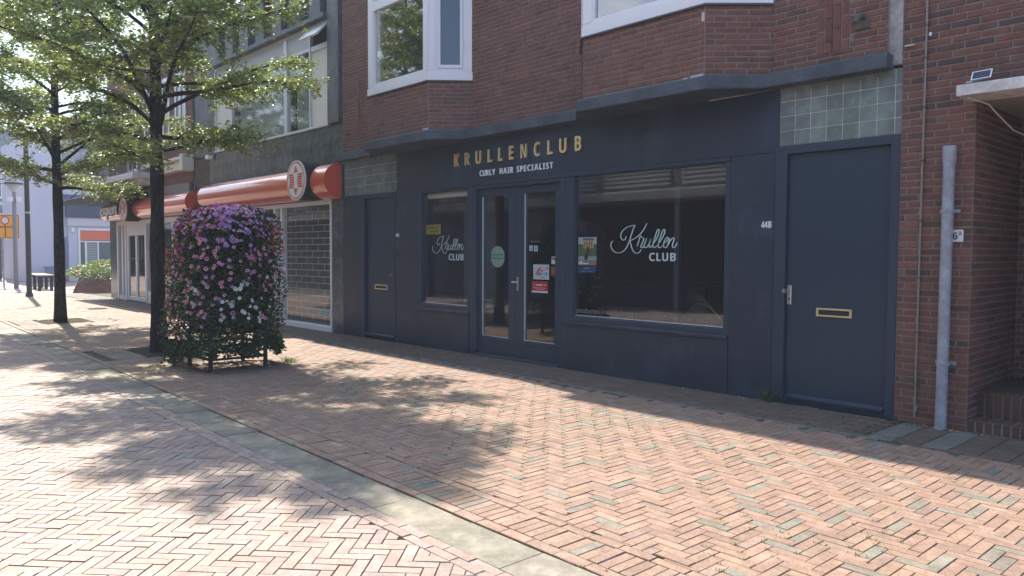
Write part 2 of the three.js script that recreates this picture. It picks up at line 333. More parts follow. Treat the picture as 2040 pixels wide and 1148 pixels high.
// the gutter line turns a little against the facades: zg(x) is the pavement-side edge of its slabs
const GS = 0.0172, zg = (x) => 4.55 + GS * (x + 2.4);
const line = (off, sgn) => (sgn > 0 ? [-GS, 1, 4.55 + GS * 2.4 + off] : [GS, -1, -(4.55 + GS * 2.4 + off)]);   // z <= zg + off, or z >= zg + off
const inPit = (x, z) => [-12.1, -18.7].some((tx) => Math.abs(x - tx) < 0.66 && z > 2.34 && z < 4.14);
const XL = -31, XR = 1.5;
{
  const ground = mb().quad([-420, -0.03, 420], [420, -0.03, 420], [420, -0.03, -420], [-420, -0.03, -420], undefined);
  structure('ground', ground, M.sand);
  // far paving, past the reach of single bricks
  const far = mb().box(-110, XL, -0.025, -0.003, -60, 40).box(XR, 40, -0.025, -0.003, 0.02, 9).box(-40, 40, -0.025, -0.003, 9.2, 9.6);
  structure('far_paving', far, std([0.40, 0.28, 0.235], 0.7, { map: T.grain }));

  const pav = structure('pavement', box(XL, XR, -0.028, -0.012, 0.0, 4.17), M.sand);
  const road = structure('road', box(XL, XR, -0.0285, -0.0125, 4.9, 9.2), M.sand);
  const gut = structure('gutter', box(XL, XR, -0.0292, -0.02, 4.0, 5.0), M.sand);
  const A = [], B = [], G = [], S = [];
  const keepA = (x, z) => x > XL && x < XR && z > 0.83 && z < zg(x) - 0.3 && !inPit(x, z) && !(z < 0.93 && x < -2.45);
  herringbone(A, [-10, 2], [1, 0.012], [-0.012, 1], keepA, [line(-0.385, 1), [0, -1, -0.885]], PAVER, 330);
  const s2 = Math.SQRT1_2, ca = Math.cos(0.03), sa = Math.sin(0.03), ru = [s2 * ca + s2 * sa, -s2 * ca + s2 * sa], rv = [-s2 * ca + s2 * sa, -s2 * ca - s2 * sa];
  herringbone(B, [-8, 6.5], ru, rv, (x, z) => x > XL && x < XR && z > zg(x) + 0.36 && z < 9.2 && V(x, 0, z).distanceTo(V(0, 0, 7.2)) > 1.2, [line(0.425, -1)], PAVER_OLD, 330);
  // rows of bricks along the gutter: off = offset of the row from the slab edge, w = width, len = brick length
  const row = (list, off, w, len, pal, x0 = XL, x1 = XR, h = 0) => { for (let x = x0 + rr(0, 0.1); x < x1; x += len) { const q = (a, b) => [a, zg(a) + b]; if (inPit(x + len / 2, zg(x) + off)) continue; paver(list, [q(x, off), q(x + len, off), q(x + len, off + w), q(x, off + w)], pal, 0.004, h); } };
  row(A, -0.095, 0.08, 0.205, PAVER); row(A, -0.315, 0.218, 0.0665, PAVER); row(A, -0.385, 0.068, 0.205, PAVER);
  row(B, 0.29, 0.066, 0.205, PAVER_OLD, XL, XR, -0.004); row(B, 0.358, 0.066, 0.205, PAVER_OLD);
  for (let x = XL; x < XR; x += 0.578) {
    const q = (a, b) => [a, zg(a) + b];
    paver(G, [q(x, -0.009), q(x + 0.578, -0.009), q(x + 0.578, 0.288), q(x, 0.288)], [[1, 1, 0.98], [0.93, 0.94, 0.92], [1.03, 1.02, 0.98]], 0.004, -0.007);
  }
  // strip of older bricks beside the facades with a grey course along it
  const greyP = [[0.175, 0.185, 0.17], [0.19, 0.195, 0.178], [0.16, 0.17, 0.158]], oldP = [[0.155, 0.112, 0.095], [0.14, 0.105, 0.09], [0.165, 0.125, 0.105], [0.13, 0.108, 0.094]];
  const rowX = (list, z, w, len, pal, x0, x1, off = 0) => { for (let x = x0 + off; x < x1; x += len) paver(list, [[x, z], [x + len, z], [x + len, z + w], [x, z + w]], pal, 0.005); };
  for (let k = 0; k < 12; k++) { const z = 0.008 + k * 0.0675; rowX(A, z, 0.0675, 0.205, oldP, -31.05 + (k % 2) * 0.1, -2.79); for (const [x, pal] of [[-2.63 + (k % 2) * 0.1 - 0.1, oldP], [-2.62, greyP], [-2.415, oldP], [-2.21, greyP]]) if (pal === greyP || x > -2.6) rowX(A, z, 0.0675, 0.2, pal, x, x + 0.19); rowX(A, z, 0.0675, 0.205, oldP, -2.005, XR); }
  rowX(A, 0.818, 0.067, 0.205, greyP, XL, -2.6); rowX(A, 0.818, 0.067, 0.205, oldP, -2.3, XR);
  pieces(A, pav, 'paver', M.paver, 295, 'paver'); pieces(B, road, 'paver', M.paver, 295, 'paver'); pieces(G, gut, 'gutter_slab', M.slab);
  T.weedSpots = A.map((q) => q.at).concat(B.filter((q) => rnd() < 0.2).map((q) => q.at));
}

// ---------------------------------------------------------------- brickwork
const BR = [[0.239, 0.091, 0.065], [0.222, 0.084, 0.061], [0.257, 0.100, 0.071], [0.204, 0.078, 0.059], [0.231, 0.094, 0.070], [0.213, 0.082, 0.061], [0.165, 0.071, 0.057]];
const BR2 = [[0.217, 0.084, 0.059], [0.204, 0.078, 0.056], [0.235, 0.094, 0.067], [0.187, 0.073, 0.055], [0.204, 0.085, 0.063], [0.148, 0.068, 0.055], [0.100, 0.057, 0.050]];
// frame: maps (u along the wall, v up, w out of it) to the world
const flat = (x0, z0, dx, dz) => (u, v, w) => [x0 + dx * u - dz * -1 * w * 0 + (dz === 0 ? 0 : -dz * w), v, z0 + dz * u + dx * w];
function oneBrick(list, F, u0, u1, v0, v1, pal, proud = 0.006, b = 0.003) {
  if (u1 - u0 < 0.02 || v1 - v0 < 0.012) return;
  const p = proud + rr(-0.0018, 0.0018), j = () => rr(-0.0015, 0.0015), col = pick(pal), m = new MB();
  const f = [F(u0 + b + j(), v0 + b + j(), p), F(u1 - b + j(), v0 + b + j(), p), F(u1 - b + j(), v1 - b + j(), p + rr(-0.001, 0.001)), F(u0 + b + j(), v1 - b + j(), p)];
  const k = [F(u0, v0, -0.004), F(u1, v0, -0.004), F(u1, v1, -0.004), F(u0, v1, -0.004)];
  m.quad(f[0], f[1], f[2], f[3], col);
  for (let i = 0; i < 4; i++) { const n = (i + 1) % 4; m.quad(f[n], f[i], k[i], k[n], col); }
  list.push({ m, area: (u1 - u0) * (v1 - v0) });
}
// courses between v0 and v1; spans(v) gives the free stretches of the row
function courses(list, F, v0, v1, spans, o = {}) {
  const H = o.course ?? 0.0585, L = o.len ?? 0.226, J = o.joint ?? 0.0145, pal = o.pal ?? BR, ph = o.phase ?? 0;
  const i0 = Math.floor(v0 / H);
  for (let i = i0; i * H < v1 - 0.02; i++) {
    const a = Math.max(v0, i * H), b = Math.min(v1, (i + 1) * H - J); if (b - a < 0.015) continue;
    const shift = o.bond === 'flemish' ? (i % 2) * 0.28 : ((i % 4) * 0.5 + (i % 3) * 0.04) * L;
    for (const [s0, s1] of spans((a + b) / 2)) {
      let k = Math.floor((s0 - shift - ph) / L) - 1;
      for (let u = k * L + shift + ph; u < s1; u += L) {
        const e0 = Math.max(u, s0), e1 = Math.min(u + L - J, s1 - 0.002);
        if (e1 - e0 > 0.03) oneBrick(list, F, e0, e1, a, b, pal, o.proud);
      }
    }
  }
}
const holes = (u0, u1, list) => (v) => {
  let s = [[u0, u1]];
  for (const [a, b, c, d] of list) if (v > c && v < d) s = s.flatMap(([p, q]) => (b <= p || a >= q ? [[p, q]] : [[p, Math.min(q, a)], [Math.max(p, b), q]].filter((t) => t[1] - t[0] > 0.02)));
  return s;
};
const FRONT = (u, v, w) => [u, v, w];

// ---------------------------------------------------------------- the salon building
const salon = thing('salon_building', 'dark red brick building with a navy shopfront and gold sign letters', 'building', [-7.6, 0, 0]);
const SX0 = -12.45, SX1 = -2.72, BAYS = [[-10.79, -9.17, -8.75], [-6.114, -4.465, -4.0]], BD = 0.48;
{
  const bl = BAYS.map((b) => [b[0] - (b[2] - b[1]), b[2]]);   // where each bay meets the wall
  const WALLTOP = 7.0;
  // wall above the shopfront, open behind the bay windows
  const w = mb();
  const segs = [[SX0, bl[0][0]], [bl[0][1], bl[1][0]], [bl[1][1], -2.84]];
  for (const [a, b] of segs) w.box(a, b, 3.12, WALLTOP, -0.3, -0.0005);
  for (const [a, b] of bl) w.box(a, b, 3.12, 4.0, -0.3, -0.002).box(a, b, 6.3, WALLTOP, -0.3, -0.002);
  w.box(SX0, SX1, 0, WALLTOP, -9, -8.8).box(SX0, SX0 + 0.2, 0, WALLTOP, -8.8, -0.31).box(SX1 - 0.2, SX1, 3.2, WALLTOP, -8.8, -0.31);
  // brick skirts of the bays
  for (const [i, [a, b, c]] of BAYS.entries()) {
    const q = [[bl[i][0], 0], [a, BD], [b, BD], [c, 0]];
    for (const [y0, y1] of [[3.2, 4.02]]) {
      for (let k = 0; k < 3; k++) w.quad([q[k][0], y0, q[k][1]], [q[k + 1][0], y0, q[k + 1][1]], [q[k + 1][0], y1, q[k + 1][1]], [q[k][0], y1, q[k][1]]);
      w.poly(q.map((p) => [p[0], y1, p[1]])).poly(q.map((p) => [p[0], y0, p[1]]).reverse());
    }
  }
  const wall = part(salon, 'brick_wall', w, M.mortar);
  const list = [], BB = bl.map((b) => [b[0], b[1], 3, 6.3]);
  // two upright brick strips set into the wall (soldier stacks)
  const stacks = [[-11.98, -11.72, 3.62, 4.5], [-3.52, -3.20, 3.42, 4.3]];
  courses(list, FRONT, 3.25, 6.6, holes(SX0 + 0.01, -2.86, [...BB, ...stacks]));
  for (const [a, b, c, d] of stacks) for (let k = 0; k < 4; k++) { const x = a + k * (b - a) / 4, off = k % 2 ? 0.11 : 0; for (let y = c - off; y < d; y += 0.22) oneBrick(list, FRONT, x + 0.004, x + (b - a) / 4 - 0.006, Math.max(c, y), Math.min(d, y + 0.21), BR, k === 1 || k === 2 ? 0.012 : 0.003); }
  BAYS.forEach(([a, b, c], i) => {
    courses(list, (u, v, q) => [u, v, BD + q], 3.25, 4.01, () => [[a + 0.004, b - 0.004]], { phase: a });
    const L = Math.hypot(c - b, BD), ex = (c - b) / L, ez = -BD / L;
    courses(list, (u, v, q) => [b + ex * u - ez * q, v, BD + ez * u + ex * q], 3.25, 4.01, () => [[0.006, L - 0.004]], { phase: 0.1 });
    courses(list, (u, v, q) => [bl[i][0] + ex * u + ez * q, v, -ez * u + ex * q], 3.25, 4.01, () => [[0.004, L - 0.006]], { phase: 0.1 });
  });
  pieces(list, wall, 'brick', M.brick, 295);
  // bay window joinery
  BAYS.forEach(([a, b, c], i) => {
    const L = Math.hypot(c - b, BD), ex = (c - b) / L, ez = -BD / L;
    const win = part(salon, 'bay_window', (() => {
      const m = mb(), y0 = 4.03, y1 = 6.3;
      // front: sill, head, posts; facets the same, built along their own axes
      const face = (F, len, g0, g1) => {
        const bar = (u0, u1, v0, v1, w0, w1) => { const q = (u, v, s) => F(u, v, s), P = [q(u0, v0, w1), q(u1, v0, w1), q(u1, v1, w1), q(u0, v1, w1)], K = [q(u0, v0, w0), q(u1, v0, w0), q(u1, v1, w0), q(u0, v1, w0)]; m.quad(...P); m.quad(K[3], K[2], K[1], K[0]); for (let k = 0; k < 4; k++) { const n = (k + 1) % 4; m.quad(P[n], P[k], K[k], K[n]); } };
        bar(-0.01, len + 0.01, y0, y0 + 0.115, -0.06, 0.022); bar(-0.005, len + 0.005, y0 + 0.115, y0 + 0.15, -0.06, 0.006);
        bar(0, len, y1 - 0.12, y1, -0.06, 0.02);
        bar(0, g0, y0 + 0.15, y1 - 0.12, -0.06, 0.012); bar(g1, len, y0 + 0.15, y1 - 0.12, -0.06, 0.012);
        bar(g0, g0 + 0.035, y0 + 0.15, y1 - 0.12, -0.05, 0); bar(g1 - 0.035, g1, y0 + 0.15, y1 - 0.12, -0.05, 0);
        bar(g0 + 0.035, g1 - 0.035, y0 + 0.15, y0 + 0.18, -0.05, 0);
        return bar;
      };
      const front = face((u, v, w) => [a + u, v, BD + w], b - a, 0.13, b - a - 0.1);
      front(0.13, b - a - 0.1, 5.36, 5.5, -0.05, 0.012);
      const right = face((u, v, w) => [b + ex * u - ez * w, v, BD + ez * u + ex * w], L, 0.1, L - 0.1);
      right(0.138, L - 0.138, 4.21, 4.255, -0.045, 0.016); right(0.138, 0.175, 4.255, 6.1, -0.045, 0.016); right(L - 0.175, L - 0.138, 4.255, 6.1, -0.045, 0.016);
      face((u, v, w) => [bl[i][0] + ex * u + ez * w, v, -ez * u + ex * w], L, 0.1, L - 0.1);
      return m;
    })(), M.white);
    const pane = mb().quad([a + 0.14, 4.2, BD - 0.03], [b - 0.11, 4.2, BD - 0.03], [b - 0.11, 6.18, BD - 0.03], [a + 0.14, 6.18, BD - 0.03]);
    part(win, 'pane', pane, M.bayGlass);
    const f = (u, w) => [b + ex * u - ez * w, BD + ez * u + ex * w], p = f(0.15, -0.02), q = f(L - 0.15, -0.02);
    part(win, 'pane', mb().quad([p[0], 4.22, p[1]], [q[0], 4.22, q[1]], [q[0], 6.18, q[1]], [p[0], 6.18, p[1]]), M.glass);
    const g = (u, w) => [bl[i][0] + ex * u + ez * w, -ez * u + ex * w], p2 = g(0.15, -0.02), q2 = g(L - 0.15, -0.02);
    part(win, 'pane', mb().quad([p2[0], 4.22, p2[1]], [q2[0], 4.22, q2[1]], [q2[0], 6.18, q2[1]], [p2[0], 6.18, p2[1]]), M.bayGlass);
    part(win, 'hinge', boxes(0.002, ...[4.5, 5.7].map((y) => { const h = f(L - 0.13, 0.012); return [h[0] - 0.01, h[0] + 0.01, y, y + 0.1, h[1] - 0.004, h[1] + 0.012]; })), M.white);
    // zinc drip under the sill, dark room behind
    part(win, 'drip_edge', (() => { const m = mb(), pts = [[bl[i][0] - 0.03, 0.01], [a - 0.02, BD + 0.035], [b + 0.02, BD + 0.035], [c + 0.03, 0.01]]; for (let k = 0; k < 3; k++) { const A = pts[k], B = pts[k + 1]; m.quad([A[0], 4.012, A[1]], [B[0], 4.012, B[1]], [B[0], 4.03, B[1]], [A[0], 4.03, A[1]]); } m.poly(pts.map((t) => [t[0], 4.03, t[1]])).poly(pts.map((t) => [t[0], 4.012, t[1]]).reverse()); return m; })(), M.darkMetal);
    part(win, 'room', boxes(0, [bl[i][0] - 0.2, bl[i][1] + 0.2, 3.98, 4.01, -3, -0.01], [bl[i][0] - 0.2, bl[i][1] + 0.2, 4.01, 6.3, -3.1, -3], [bl[i][0] - 0.3, bl[i][0] - 0.2, 4.0, 6.3, -3, -0.31], [bl[i][1] + 0.2, bl[i][1] + 0.3, 4.0, 6.3, -3, -0.31], [bl[i][0] - 0.2, bl[i][1] + 0.2, 6.3, 6.33, -3, -0.31]), M.room);
    part(win, 'bay_roof', (() => { const m = mb(), pts = [[bl[i][0] - 0.1, 0], [a - 0.06, BD + 0.1], [b + 0.06, BD + 0.1], [c + 0.1, 0]]; for (let k = 0; k < 3; k++) { const A = pts[k], B = pts[k + 1]; m.quad([A[0], 6.3, A[1]], [B[0], 6.3, B[1]], [B[0], 6.5, B[1]], [A[0], 6.5, A[1]]); } m.poly(pts.map((t) => [t[0], 6.5, t[1]])).poly(pts.map((t) => [t[0], 6.3, t[1]]).reverse()); return m; })(), M.white);
    if (i) { const cm = mb(); for (let k = 0; k < 14; k++) { const x = b - 0.2 - k * 0.05; cm.box(x - 0.022, x + 0.022, 4.05, 6.2, 0.22 + (k % 2) * 0.02, 0.24 + (k % 2) * 0.02, 0.006); } part(win, 'curtain', cm, std([0.13, 0.15, 0.18], 0.9)); }
  });
  // eaves, roof
  part(salon, 'eaves_gutter', box(SX0, SX1, 7.0, 7.16, -0.3, 0.5, 0.01), M.white);
  part(salon, 'roof', mb().quad([SX0, 7.16, 0.4], [SX1, 7.16, 0.4], [SX1, 10.6, -4.4], [SX0, 10.6, -4.4]).quad([SX1, 7.16, -9], [SX0, 7.16, -9], [SX0, 10.6, -4.4], [SX1, 10.6, -4.4]).tri([SX0, 7.16, -9], [SX0, 7.16, 0.4], [SX0, 10.6, -4.4]).tri([SX1, 7.16, 0.4], [SX1, 7.16, -9], [SX1, 10.6, -4.4]), M.tileRoof);
  // painted concrete cornice following the bays
  const P = [[SX0 + 0.0, 0.10], [-11.42, 0.13], [bl[0][0] - 0.05, 0.15], [-10.84, 0.55], [-9.12, 0.55], [-8.72, 0.16], [-6.55, 0.16], [-6.52, 0.17], [-6.17, 0.55], [-4.41, 0.55], [-4.0, 0.16], [-2.80, 0.15], [-2.80, -0.02], [SX0, -0.02]];
  const sh = new THREE.Shape(P.map((p) => new THREE.Vector2(p[0], -p[1])));
  const cg = new THREE.ExtrudeGeometry(sh, { depth: 0.115, bevelEnabled: true, bevelThickness: 0.014, bevelSize: 0.014, bevelOffset: -0.014, bevelSegments: 2 });
  part(salon, 'cornice', mb().geo(cg, new THREE.Matrix4().makeRotationX(-Math.PI / 2).setPosition(0, 3.174, 0)), M.cornice);
  part(salon, 'render_patch', boxes(0.002, [-10.72, -10.60, 3.262, 3.285, BD, BD + 0.014], [-9.3, -9.17, 3.30, 3.34, BD, BD + 0.012], [-4.62, -4.47, 3.3, 3.335, BD, BD + 0.012], [-4.72, -4.66, 3.3, 3.325, BD, BD + 0.013], [-4.50, -4.466, 3.86, 3.95, BD, BD + 0.011]), M.whiteOld, 'pale patch of crumbling render above the cornice');
  part(salon, 'wall_spout', mb().tube([[-3.08, 3.70, -0.02], [-3.08, 3.685, 0.1], [-3.1, 3.62, 0.13]], [0.03, 0.03, 0.026], 10).box(-3.14, -3.02, 3.58, 3.66, 0, 0.03, 0.004), std([0.09, 0.085, 0.07], 0.8));
  part(salon, 'wall_hook', mb().tube([[-12.2, 3.62, 0], [-12.2, 3.62, 0.05], [-12.2, 3.66, 0.07]], 0.008, 6), M.darkMetal);
  part(salon, 'concrete_strip', box(-2.838, -2.722, 3.2, 7.0, -0.3, 0.02, 0.004), std([0.42, 0.41, 0.42], 0.8, { map: T.concrete }));

  // ---- shopfront
  const fascia = part(salon, 'fascia', boxes(0.003, [-10.712, -3.888, 2.535, 3.172, -0.2, 0.0]), M.navy);
  part(salon, 'transom', boxes(0.004, [-10.10, -4.44, 2.49, 2.534, -0.15, 0.012]), M.navyFrame);
  const kx = [[-9.131, 0.125], [-8.878, 0.124], [-8.627, 0.133], [-8.358, 0.103], [-8.131, 0.101], [-7.902, 0.101], [-7.667, 0.132], [-7.406, 0.126], [-7.151, 0.109], [-6.933, 0.138], [-6.658, 0.118]];
  [...'KRULLENCLUB'].forEach((c, i) => {
    const l = part(fascia, 'gold_letter', text(c, kx[i][0], 2.803, 0.012, 0.186, kx[i][1] - 0.012, 0.022), M.brass);
    l.rotation.y = 0;
  });
  const W3 = [['CURLY', -8.563, 0.343], ['HAIR', -8.123, 0.283], ['SPECIALIST', -7.768, 0.698]];
  for (const [s, x, w] of W3) part(fascia, 'sign_word', spaced(s, x, 2.622, 0.001, 0.082, w, 0.008), M.letter);
  // tile panels over the two house doors
  const tiles = (x0, x1, y0, y1, nx, ny, t) => {
    const p = part(salon, 'tile_panel', box(x0, x1, y0, y1, -0.2, -0.004), M.grout), l = [];
    for (let j = 0; j < ny; j++) for (let i = 0; i < nx; i++) {
      const a = x0 + i * t + 0.003, b = Math.min(x1, x0 + (i + 1) * t - 0.003), h = (y1 - y0) / ny, c = y0 + j * h + 0.003, d = c + h - 0.006; if (b - a < 0.02) continue;
      const k = rr(0.82, 1.08); part(p, 'tile', box(a, b, c, d, -0.006, rr(-0.0005, 0.0015), 0.0015, [k, k * rr(0.95, 1.05), k * rr(0.94, 1.04)]), M.tile);
    }
  };
  tiles(-12.40, -10.714, 2.535, 3.17, 11, 4, 0.1535); tiles(-3.884, -2.722, 2.588, 3.17, 8, 4, 0.158);
  part(salon, 'pillar', box(-12.447, -11.842, 0, 2.533, -0.2, 0.002, 0.004), M.navy);
  part(salon, 'pillar', box(-10.742, -10.103, 0, 2.533, -0.2, 0.003, 0.004), M.navy);
  part(salon, 'pillar', box(-8.80, -8.706, 0, 2.488, -0.2, 0.004, 0.004), M.navyFrame);
  part(salon, 'pillar', box(-6.897, -6.852, 0, 2.488, -0.2, 0.004, 0.004), M.navyFrame);
  part(salon, 'pillar', boxes(0.004, [-4.432, -3.925, 0, 2.533, -0.2, 0.004]), M.navy);
  part(salon, 'plinth_panel', boxes(0.005, [-10.10, -8.802, 0.0, 0.585, -0.2, 0.02], [-10.10, -8.80, 0.585, 0.628, -0.12, 0.034]), M.navy);
  part(salon, 'plinth_panel', boxes(0.005, [-6.85, -4.436, 0.0, 0.585, -0.2, 0.02], [-6.85, -4.434, 0.585, 0.628, -0.12, 0.034]), M.navy);
  // script lettering: ribbons with the width of a brush
  const SW = {
    a: [[-0.736, -0.049], [-0.769, -0.083], [-0.767, -0.126], [-0.726, -0.177], [-0.66, -0.199], [-0.594, -0.187], [-0.53, -0.139], [-0.491, -0.07], [-0.452, 0.024], [-0.421, 0.099], [-0.401, 0.13], [-0.462, 0.125], [-0.541, 0.102], [-0.598, 0.058], [-0.618, 0.014], [-0.605, -0.024], [-0.572, -0.044], [-0.54, -0.025], [-0.532, 0.006]],
    b: [[-0.224, 0.153], [-0.257, 0.095], [-0.311, 0.034], [-0.38, -0.014], [-0.451, -0.045], [-0.475, -0.057]], c: [[-0.472, -0.051], [-0.455, -0.108], [-0.434, -0.158], [-0.401, -0.193], [-0.362, -0.202], [-0.323, -0.183], [-0.3, -0.152]],
    r: [[-0.366, -0.121], [-0.341, -0.059], [-0.315, 0.007], [-0.299, -0.012], [-0.268, -0.025], [-0.289, -0.084], [-0.31, -0.127], [-0.291, -0.136], [-0.257, -0.109]],
    u: [[-0.225, -0.025], [-0.25, -0.084], [-0.265, -0.121], [-0.245, -0.136], [-0.205, -0.115], [-0.161, -0.033], [-0.185, -0.103], [-0.183, -0.131], [-0.162, -0.128], [-0.132, -0.097]],
    l: [[-0.132, -0.097], [-0.085, -0.036], [-0.047, 0.042], [-0.049, 0.075], [-0.069, 0.071], [-0.096, 0.006], [-0.129, -0.085], [-0.129, -0.128], [-0.105, -0.134], [-0.065, -0.104]],
    m: [[-0.065, -0.104], [-0.006, -0.031], [0.033, 0.041], [0.029, 0.075], [0.011, 0.069], [-0.021, -0.001], [-0.054, -0.086], [-0.054, -0.128], [-0.031, -0.137], [0.003, -0.116]],
    e: [[0.011, -0.096], [0.065, -0.059], [0.086, -0.031], [0.072, -0.017], [0.046, -0.038], [0.02, -0.086], [0.02, -0.122], [0.047, -0.137], [0.079, -0.114]],
    n: [[0.065, -0.135], [0.087, -0.081], [0.111, -0.024]], o: [[0.079, -0.111], [0.119, -0.051], [0.156, -0.024], [0.166, -0.039], [0.148, -0.087], [0.143, -0.125], [0.163, -0.137], [0.192, -0.111], [0.208, -0.076]],
  };
  const script = (cx, cy, z, s) => {
    const m = mb();
    Object.values(SW).forEach((pts, si) => {
      const cur = new THREE.CatmullRomCurve3(pts.map((p) => V(cx + p[0] * s, cy + p[1] * s, z)), false, 'centripetal'), n = pts.length * 5, P = cur.getPoints(n);
      const W = P.map((p, i) => { const t = P[Math.min(i + 1, n)].clone().sub(P[Math.max(i - 1, 0)]).normalize(); const down = Math.abs(t.y) * 0.55 + 0.35, end = Math.min(1, (Math.min(i, n - i) + 1.2) / 5); return { l: V(-t.y, t.x, 0).multiplyScalar(0.0088 * s * down * (0.35 + 0.65 * end)) }; });
      for (let i = 0; i < n; i++) { const zz = z + si * 0.0002, q = (p, o, k) => [p.x + o.l.x * k, p.y + o.l.y * k, zz]; m.quad(q(P[i], W[i], -1), q(P[i + 1], W[i + 1], -1), q(P[i + 1], W[i + 1], 1), q(P[i], W[i], 1)); }
    });
    return m;
  };
  // shop windows: frame > pane, lettering, posters
  const shopWindow = (x0, x1, px0, px1, label) => {
    const f = part(salon, 'shop_window', boxes(0.004, [x0, px0, 0.63, 2.488, -0.14, 0.0], [px1, x1, 0.63, 2.488, -0.14, 0.0], [px0, px1, 0.63, 0.695, -0.14, -0.001], [px0, px1, 2.475, 2.488, -0.14, -0.001], [px0, px1, 0.695, 0.706, -0.075, -0.03], [px0, px0 + 0.012, 0.706, 2.475, -0.075, -0.03]), M.navyFrame, label);
    part(f, 'pane', mb().quad([px0 - 0.005, 0.69, -0.05], [px1 + 0.005, 0.69, -0.05], [px1 + 0.005, 2.48, -0.05], [px0 - 0.005, 2.48, -0.05]), M.glass);
    part(f, 'bead', box(px0, px1, 0.7065, 0.714, -0.062, -0.036, 0.002), M.alu);
    return f;
  };
  const wB = shopWindow(-6.85, -4.434, -6.70, -4.498, 'wide shop window with script lettering'), wS = shopWindow(-10.10, -8.80, -10.035, -8.855, 'small shop window with script lettering');
  part(wB, 'script_lettering', script(-5.343, 1.711, -0.047, 1), M.decal);
  part(wB, 'window_word', text('CLUB', -5.53, 1.42, -0.0485, 0.094, 0.378, 0.0015), M.decal);
  part(wB, 'window_text', text('producten • workshops • cursussen • krullen knippen', -6.69, 0.742, -0.0485, 0.062, 2.15, 0.001, fontR), M.decalDim);
  part(wS, 'script_lettering', script(-9.165, 1.66, -0.047, 0.80), M.decal);
  part(wS, 'window_word', text('CLUB', -9.365, 1.392, -0.0485, 0.098, 0.368, 0.0015), M.decal);
  part(wS, 'window_text', text('www.krullenclub.nl', -9.86, 0.765, -0.0485, 0.05, 0.80, 0.001, fontR), M.decalDim);
  const canvasMat = (w, h, draw, rough = 0.6) => { const c = document.createElement('canvas'); c.width = w; c.height = h; draw(c.getContext('2d'), w, h); const t = new THREE.CanvasTexture(c); t.colorSpace = THREE.SRGBColorSpace; return std([1, 1, 1], rough, { map: t }); };
  const sheet = (x0, x1, y0, y1, z) => mb().quad([x0, y0, z], [x1, y0, z], [x1, y1, z], [x0, y1, z], undefined, [[0, 0], [1, 0], [1, 1], [0, 1]]).quad([x1, y0, z - 0.001], [x0, y0, z - 0.001], [x0, y1, z - 0.001], [x1, y1, z - 0.001]);
  part(wB, 'poster', sheet(-6.662, -6.352, 1.355, 1.711, -0.054), canvasMat(128, 160, (g, w, h) => {
    g.fillStyle = '#9fb6bd'; g.fillRect(0, 0, w, h); g.fillStyle = '#56633f'; g.fillRect(0, h * 0.25, w, h * 0.45); g.fillStyle = '#b99a6b'; g.fillRect(w * 0.28, h * 0.1, w * 0.55, h * 0.3); g.fillStyle = '#4d5558'; g.fillRect(w * 0.25, h * 0.04, w * 0.6, h * 0.07);
    g.fillStyle = '#6b5137'; for (let i = 0; i < 4; i++) g.fillRect(w * (0.34 + i * 0.12), h * 0.16, w * 0.05, h * 0.2);
    g.fillStyle = '#8fa3a3'; g.fillRect(0, h * 0.68, w, h * 0.14); g.fillStyle = '#8c7a68'; g.fillRect(0, h * 0.82, w, h * 0.18); g.fillStyle = '#1e2628'; g.beginPath(); g.ellipse(w * 0.45, h * 0.7, w * 0.1, h * 0.13, 0.3, 0, 7); g.fill(); g.fillRect(w * 0.48, h * 0.35, w * 0.12, h * 0.25); g.fillStyle = '#dfe5e2'; g.fillRect(w * 0.02, h * 0.86, w * 0.22, h * 0.04); g.fillRect(w * 0.02, h * 0.92, w * 0.55, h * 0.045);
  }), 'poster of a square with trees and a fountain');
  part(wB, 'blue_card', sheet(-6.662, -6.36, 1.254, 1.345, -0.054), canvasMat(64, 24, (g) => { g.fillStyle = '#1d3b66'; g.fillRect(0, 0, 64, 24); g.fillStyle = '#5f7fa8'; g.fillRect(20, 6, 22, 4); g.fillRect(12, 17, 40, 2); }));
  part(wS, 'yellow_sign', sheet(-10.025, -9.64, 1.80, 1.955, -0.10), canvasMat(128, 52, (g) => { g.fillStyle = '#a8922f'; g.fillRect(0, 0, 128, 52); g.fillStyle = '#4e4520'; for (let i = 0; i < 7; i++) { g.fillRect(10 + i * 15, 10, 8, 13); g.fillRect(36 + i * 12, 31, 6, 12); } }));
  // double door
  const dd = part(salon, 'double_door', boxes(0.004, [-8.704, -8.655, 0, 2.488, -0.2, 0.0], [-6.945, -6.899, 0, 2.488, -0.2, 0.0], [-8.655, -6.945, 2.44, 2.488, -0.2, -0.002], [-8.655, -6.945, 0, 0.03, -0.2, 0.02]), M.navyFrame, 'glazed navy double door of the salon');
  const leaf = (x0, x1, g0, g1) => {
    const b = [[x0, g0, 0.035, 2.438, -0.1, -0.055], [g1, x1, 0.035, 2.438, -0.1, -0.055], [g0, g1, 2.33, 2.438, -0.1, -0.055], [g0, g1, 0.22, 0.29, -0.1, -0.055], [g0, g1, 0.13, 0.217, -0.1, -0.058], [g0, g1, 0.035, 0.127, -0.1, -0.058]];
    const l = part(dd, 'door_leaf', boxes(0.004, ...b), M.navyFrame);
    return l;
  };
  leaf(-8.653, -7.856, -8.585, -8.0); leaf(-7.850, -6.947, -7.685, -7.082);
  part(dd, 'pane', mb().quad([-8.59, 0.28, -0.09], [-7.995, 0.28, -0.09], [-7.995, 2.335, -0.09], [-8.59, 2.335, -0.09]), M.glass);
  part(dd, 'pane', mb().quad([-7.69, 0.28, -0.09], [-7.077, 0.28, -0.09], [-7.077, 2.335, -0.09], [-7.69, 2.335, -0.09]), M.glass);
